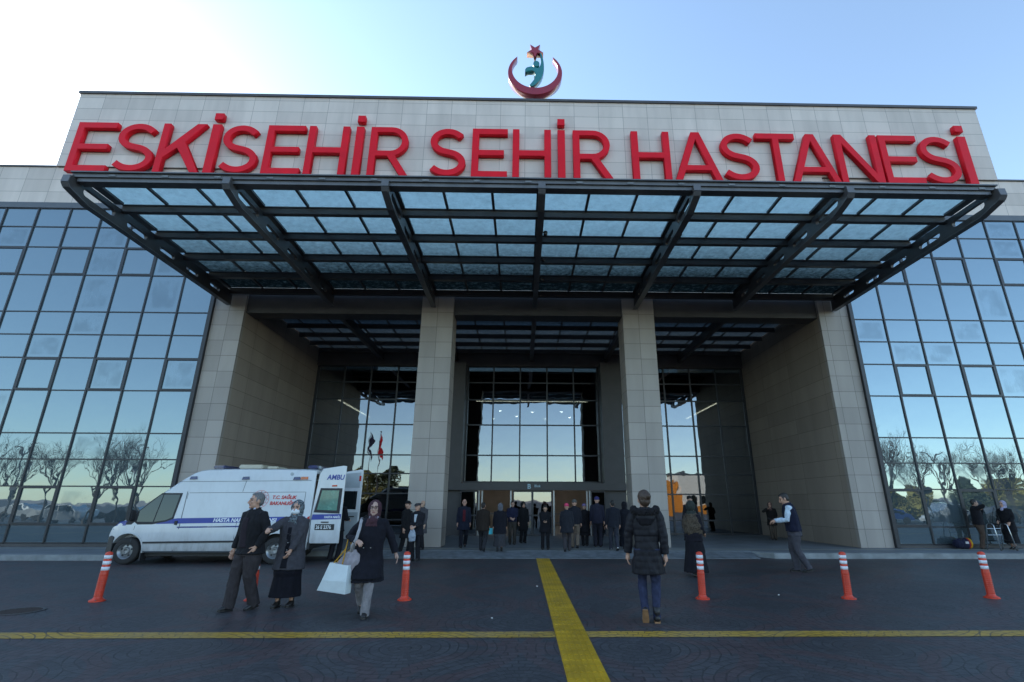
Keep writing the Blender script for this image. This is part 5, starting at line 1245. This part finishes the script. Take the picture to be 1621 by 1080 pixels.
person('woman in lilac knit hat and long black coat coming towards the plaza', 2.22, 18.9, PZ, 1.37, -6, ((.08, -.06, 0, 0), (-.08, .04, 0, 0)), hat='beanie', hc=(.17, .13, .27), tc=(.012, .011, .014), hem=.40, top='coat', bc=(.012, .012, .015), sk=(.45, .28, .2), stout=1.14, seed=17)
person('short person in black knee length coat carrying a white paper', 2.76, 19.0, PZ, 1.24, 150, W_(.12), hat='hair', hc=(.05, .03, .02), tc=(.011, .011, .014), hem=.56, top='coat', bc=(.015, .017, .026), L=(.10, -.26, .98), seed=18, sk=(.40, .22, .16))
person('tall figure in violet blue knit hat just behind the man in white shoes', 2.62, 18.5, PZ, 1.60, 170, hat='beanie', hc=(.045, .04, .13), tc=(.02, .02, .035), hem=.8, bc=(.02, .02, .03), seed=19)
person('man in navy jacket, grey jeans and white shoes walking in, back turned', 2.93, 17.1, PZ, 1.48, 182, W_(.19), hat='hair', hc=(.012, .011, .011), tc=(.014, .016, .024), hem=.80, bc=(.032, .035, .048), shoe=mat('white_trainer', (.6, .62, .62), .5), seed=20, stout=1.08)
person('woman in floor length black garment and black headscarf, back turned', 3.40, 17.6, PZ, 1.43, 172, ((.08, -.03, 0, 0), (-.08, .03, 0, 0)), hat='scarf', hc=(.010, .010, .014), tc=(.010, .011, .017), hem=.5, top='coat', bottom='skirt', bc=(.010, .011, .017), bhem=.10, stout=1.08, seed=21)
person('man in sunglasses, knit cap and black coat standing behind the shawled woman', 5.74, 18.0, PZ, 1.63, -4, hat='beanie', hc=(.012, .012, .013), tc=(.012, .012, .014), hem=.6, top='coat', bc=(.014, .014, .016), sk=(.40, .25, .19), seed=22)
# ---- right side
p10 = person('woman in dark coat and brown trousers on the phone by the passage wall', 10.42, 22.1, PZ, 1.45, -22, ((.08, 0, 0, 0), (-.07, -.03, 0, 0)), Rr=(-.13, -.17, 1.43), L=(.17, -.14, .98), head=(-6, 6), hat='scarf', hc=(.10, .06, .06), tc=(.014, .012, .012), hem=.64, top='coat', bc=(.075, .058, .046), seed=23, poleR=(-1, -.2, -.6), curlR=1.0)
p11 = person('man in black jacket and brown trousers holding both hands to his face', 15.46, 17.84, PZ, 1.55, 62, ((.09, 0, 0, 0), (-.10, .06, 0, 0)), L=(.07, -.22, 1.44), Rr=(-.09, -.19, 1.45), head=(8, 8), hat='hair', hc=(.014, .013, .013), tc=(.013, .013, .017), hem=.82, bc=(.085, .058, .045), stout=1.16, seed=24, curlL=.9, curlR=.9, sk=(.40, .25, .19))
p12 = person('woman in black coat and lilac headscarf at the right edge', 16.36, 17.73, PZ, 1.50, -72, ((.08, -.04, 0, 0), (-.08, .06, 0, 0)), L=(.20, -.20, .96), Rr=(-.16, -.24, 1.0), hat='scarf', hc=(.36, .34, .47), tc=(.011, .011, .014), hem=.62, top='coat', bottom='skirt', bc=(.013, .013, .016), bhem=.22, stout=1.18, seed=25)
b = empty('handbag', tuple(p12['pt']((-.24, -.20, .80))), R(-70), 'black handbag at the side of the woman in the lilac headscarf', 'handbag')
MB().box(-.15, .15, -.05, .05, -.11, .10).build('bag_body', BLACKP, b, bevel=.035, seg=2); mb = MB(); mb.tube([(-.12, 0, .08), (-.08, .02, .35), (.0, .05, .62), (.08, .02, .35), (.12, 0, .08)], .009, 6); mb.build('strap', BLACKP, b); MB().lathe([(0, -.06), (.022, -.06), (.022, -.05), (0, -.05)], (.02, 0, .03), 10, 'y').build('clasp', RIM, b)
person('person hidden behind the open ambulance door, only dark trouser legs showing', -5.30, 15.55, 0, 1.70, 160, ((.09, .05, 0, 0), (-.09, -.04, 0, 0)), tc=(.012, .012, .016), bc=(.013, .013, .017), seed=27, L=(.12, -.3, 1.1), Rr=(-.12, -.3, 1.1))
# walking frame and bags on the pavement
wf = empty('walking_frame', (15.62, 17.36, PZ), R(8), 'aluminium walking frame in front of the man by the right glass wing', 'walking frame')
CHROME = mat('brushed_aluminium_tube', (.5, .53, .55), .3, .85, .08, 8)
for sd in (-1, 1):
    x = sd * .27; MB().tube([(x * 1.12, -.22, .03), (x * .98, -.14, .76), (x * .97, -.11, .80), (x * .97, .05, .80), (x * .98, .09, .76), (x * 1.12, .22, .03)], .0145, 10).build('side_frame', CHROME, wf, smooth=True)
    for y_ in (-.22, .22): MB().lathe([(0, 0), (.024, 0), (.02, .05), (0, .05)], (x * 1.12, y_, 0), 10).build('rubber_tip', BLACKP, wf)
    MB().tube([(x * .97, -.08, .802), (x * .97, .03, .802)], .020, 10).build('hand_grip', BLACKP, wf)
for z in (.66, .46): MB().tube([(-.265, .105 + (.66 - z) * .1, z), (.265, .105 + (.66 - z) * .1, z)], .012, 8).build('crossbar', CHROME, wf)
for sd in (-1, 1): MB().tube([(sd * .285, -.17, .30), (sd * .285, .17, .30)], .011, 8).build('side_bar', BLACKP, wf)
db = empty('travel_bag', (14.78, 17.9, PZ), R(8), 'dark blue travel bag with red and yellow end at the foot of the wing', 'bag')
mb = MB(); rs = []
for x, r in ((-.27, .05), (-.25, .12), (-.12, .155), (.05, .165), (.14, .17)): rs.append([(x, r * .9 * math.cos(2 * PI * k / 18), .165 + r * math.sin(2 * PI * k / 18)) for k in range(18)])
link('bag_body', remesh(mb.rings(rs), .009, 2, .012, 9, 3), db, cloth((.016, .018, .04)))
for nm, x0_, c in (('red_panel', .135, (.35, .02, .03)), ('yellow_panel', .205, (.5, .28, .015))):
    mb = MB(); rs = []
    for x, r in ((x0_, .17), (x0_ + .05, .168), (x0_ + .085, .13 if c[1] < .1 else .09)): rs.append([(x, r * .93 * math.cos(2 * PI * k / 18), .172 + r * 1.04 * math.sin(2 * PI * k / 18)) for k in range(18)])
    link(nm, remesh(mb.rings(rs), .009, 2, .008, 9, 6), db, cloth(c))
MB().tube([(-.15, -.10, .27), (-.08, -.12, .36), (.04, -.12, .36), (.10, -.10, .28)], .012, 8).build('handle', BLACKP, db, smooth=True)
MB().box(-.02, .10, -.165, -.15, .17, .24).build('white_patch', cloth((.5, .5, .5)), db)
b = empty('paper', tuple(p8['pt']((-.31, -.02, .70))), .3, 'turquoise folder in the hand of the broad person in the brown coat', 'folder'); MB().box(-.06, .06, -.008, .008, -.09, .09).build('folder_cover', mat('turquoise_card', (.03, .38, .46), .5), b)
# ---------------------------------------------------------------- sky, sun, camera
SUN_AZ, SUN_EL = -50.0, 26.0
w = bpy.data.worlds.new('World'); SC.world = w; w.use_nodes = True
t = w.node_tree; bg = t.nodes['Background']
sky = t.nodes.new('ShaderNodeTexSky'); sky.sky_type = 'NISHITA'; sky.sun_disc = False
sky.sun_elevation = R(SUN_EL); sky.sun_rotation = R(SUN_AZ) % (2 * PI); sky.altitude = 800; sky.air_density = 1.0; sky.dust_density = 0.5; sky.ozone_density = 1.0
tint = t.nodes.new('ShaderNodeMix'); tint.data_type = 'RGBA'; tint.blend_type = 'MULTIPLY'; tint.inputs[0].default_value = 1; tint.inputs[7].default_value = (.89, 1.0, 1.03, 1)
hs = t.nodes.new('ShaderNodeHueSaturation'); hs.inputs['Saturation'].default_value = .86; t.links.new(sky.outputs[0], hs.inputs['Color']); t.links.new(hs.outputs[0], tint.inputs[6]); t.links.new(tint.outputs[2], bg.inputs[0]); bg.inputs[1].default_value = .15
sl = bpy.data.lights.new('sun', 'SUN'); sl.energy = 3.0; sl.angle = R(.53); sl.color = (1, .93, .82)
so = bpy.data.objects.new('sun', sl); COL.objects.link(so)
sd = V((math.sin(R(SUN_AZ)) * math.cos(R(SUN_EL)), math.cos(R(SUN_AZ)) * math.cos(R(SUN_EL)), math.sin(R(SUN_EL))))
so.rotation_euler = sd.to_track_quat('Z', 'Y').to_euler(); so.location = (-60, 60, 60)
cam = bpy.data.cameras.new('camera'); co = bpy.data.objects.new('camera', cam); COL.objects.link(co); SC.camera = co
cam.sensor_width = 36; cam.lens = 798 / 1621 * 36; cam.shift_x = -(843 - 810.5) / 1621; cam.clip_start = .1; cam.clip_end = 3000
pi_, ro, ya = R(17.85), R(.18), R(1.09)
B_ = Matrix(((1, 0, 0), (0, 0, -1), (0, 1, 0)))
Ry = Matrix(((math.cos(ya), -math.sin(ya), 0), (math.sin(ya), math.cos(ya), 0), (0, 0, 1)))
Rp = Matrix(((1, 0, 0), (0, math.cos(pi_), math.sin(pi_)), (0, -math.sin(pi_), math.cos(pi_))))
Rr_ = Matrix(((math.cos(ro), -math.sin(ro), 0), (math.sin(ro), math.cos(ro), 0), (0, 0, 1)))
Rc = Rr_ @ B_ @ Rp @ Ry
Mc = Matrix((Rc[0], -Rc[1], -Rc[2])).transposed().to_4x4(); Mc.translation = (0, 0, 1.56); co.matrix_world = Mc
SC.view_settings.view_transform = 'Standard'; SC.view_settings.look = 'None'; SC.view_settings.gamma = 1; SC.view_settings.exposure = 1.45
SC.render.engine = 'CYCLES'; SC.cycles.max_bounces = 8; SC.cycles.transparent_max_bounces = 12; SC.cycles.use_denoising = True
SC.cycles.caustics_reflective = False; SC.cycles.caustics_refractive = False
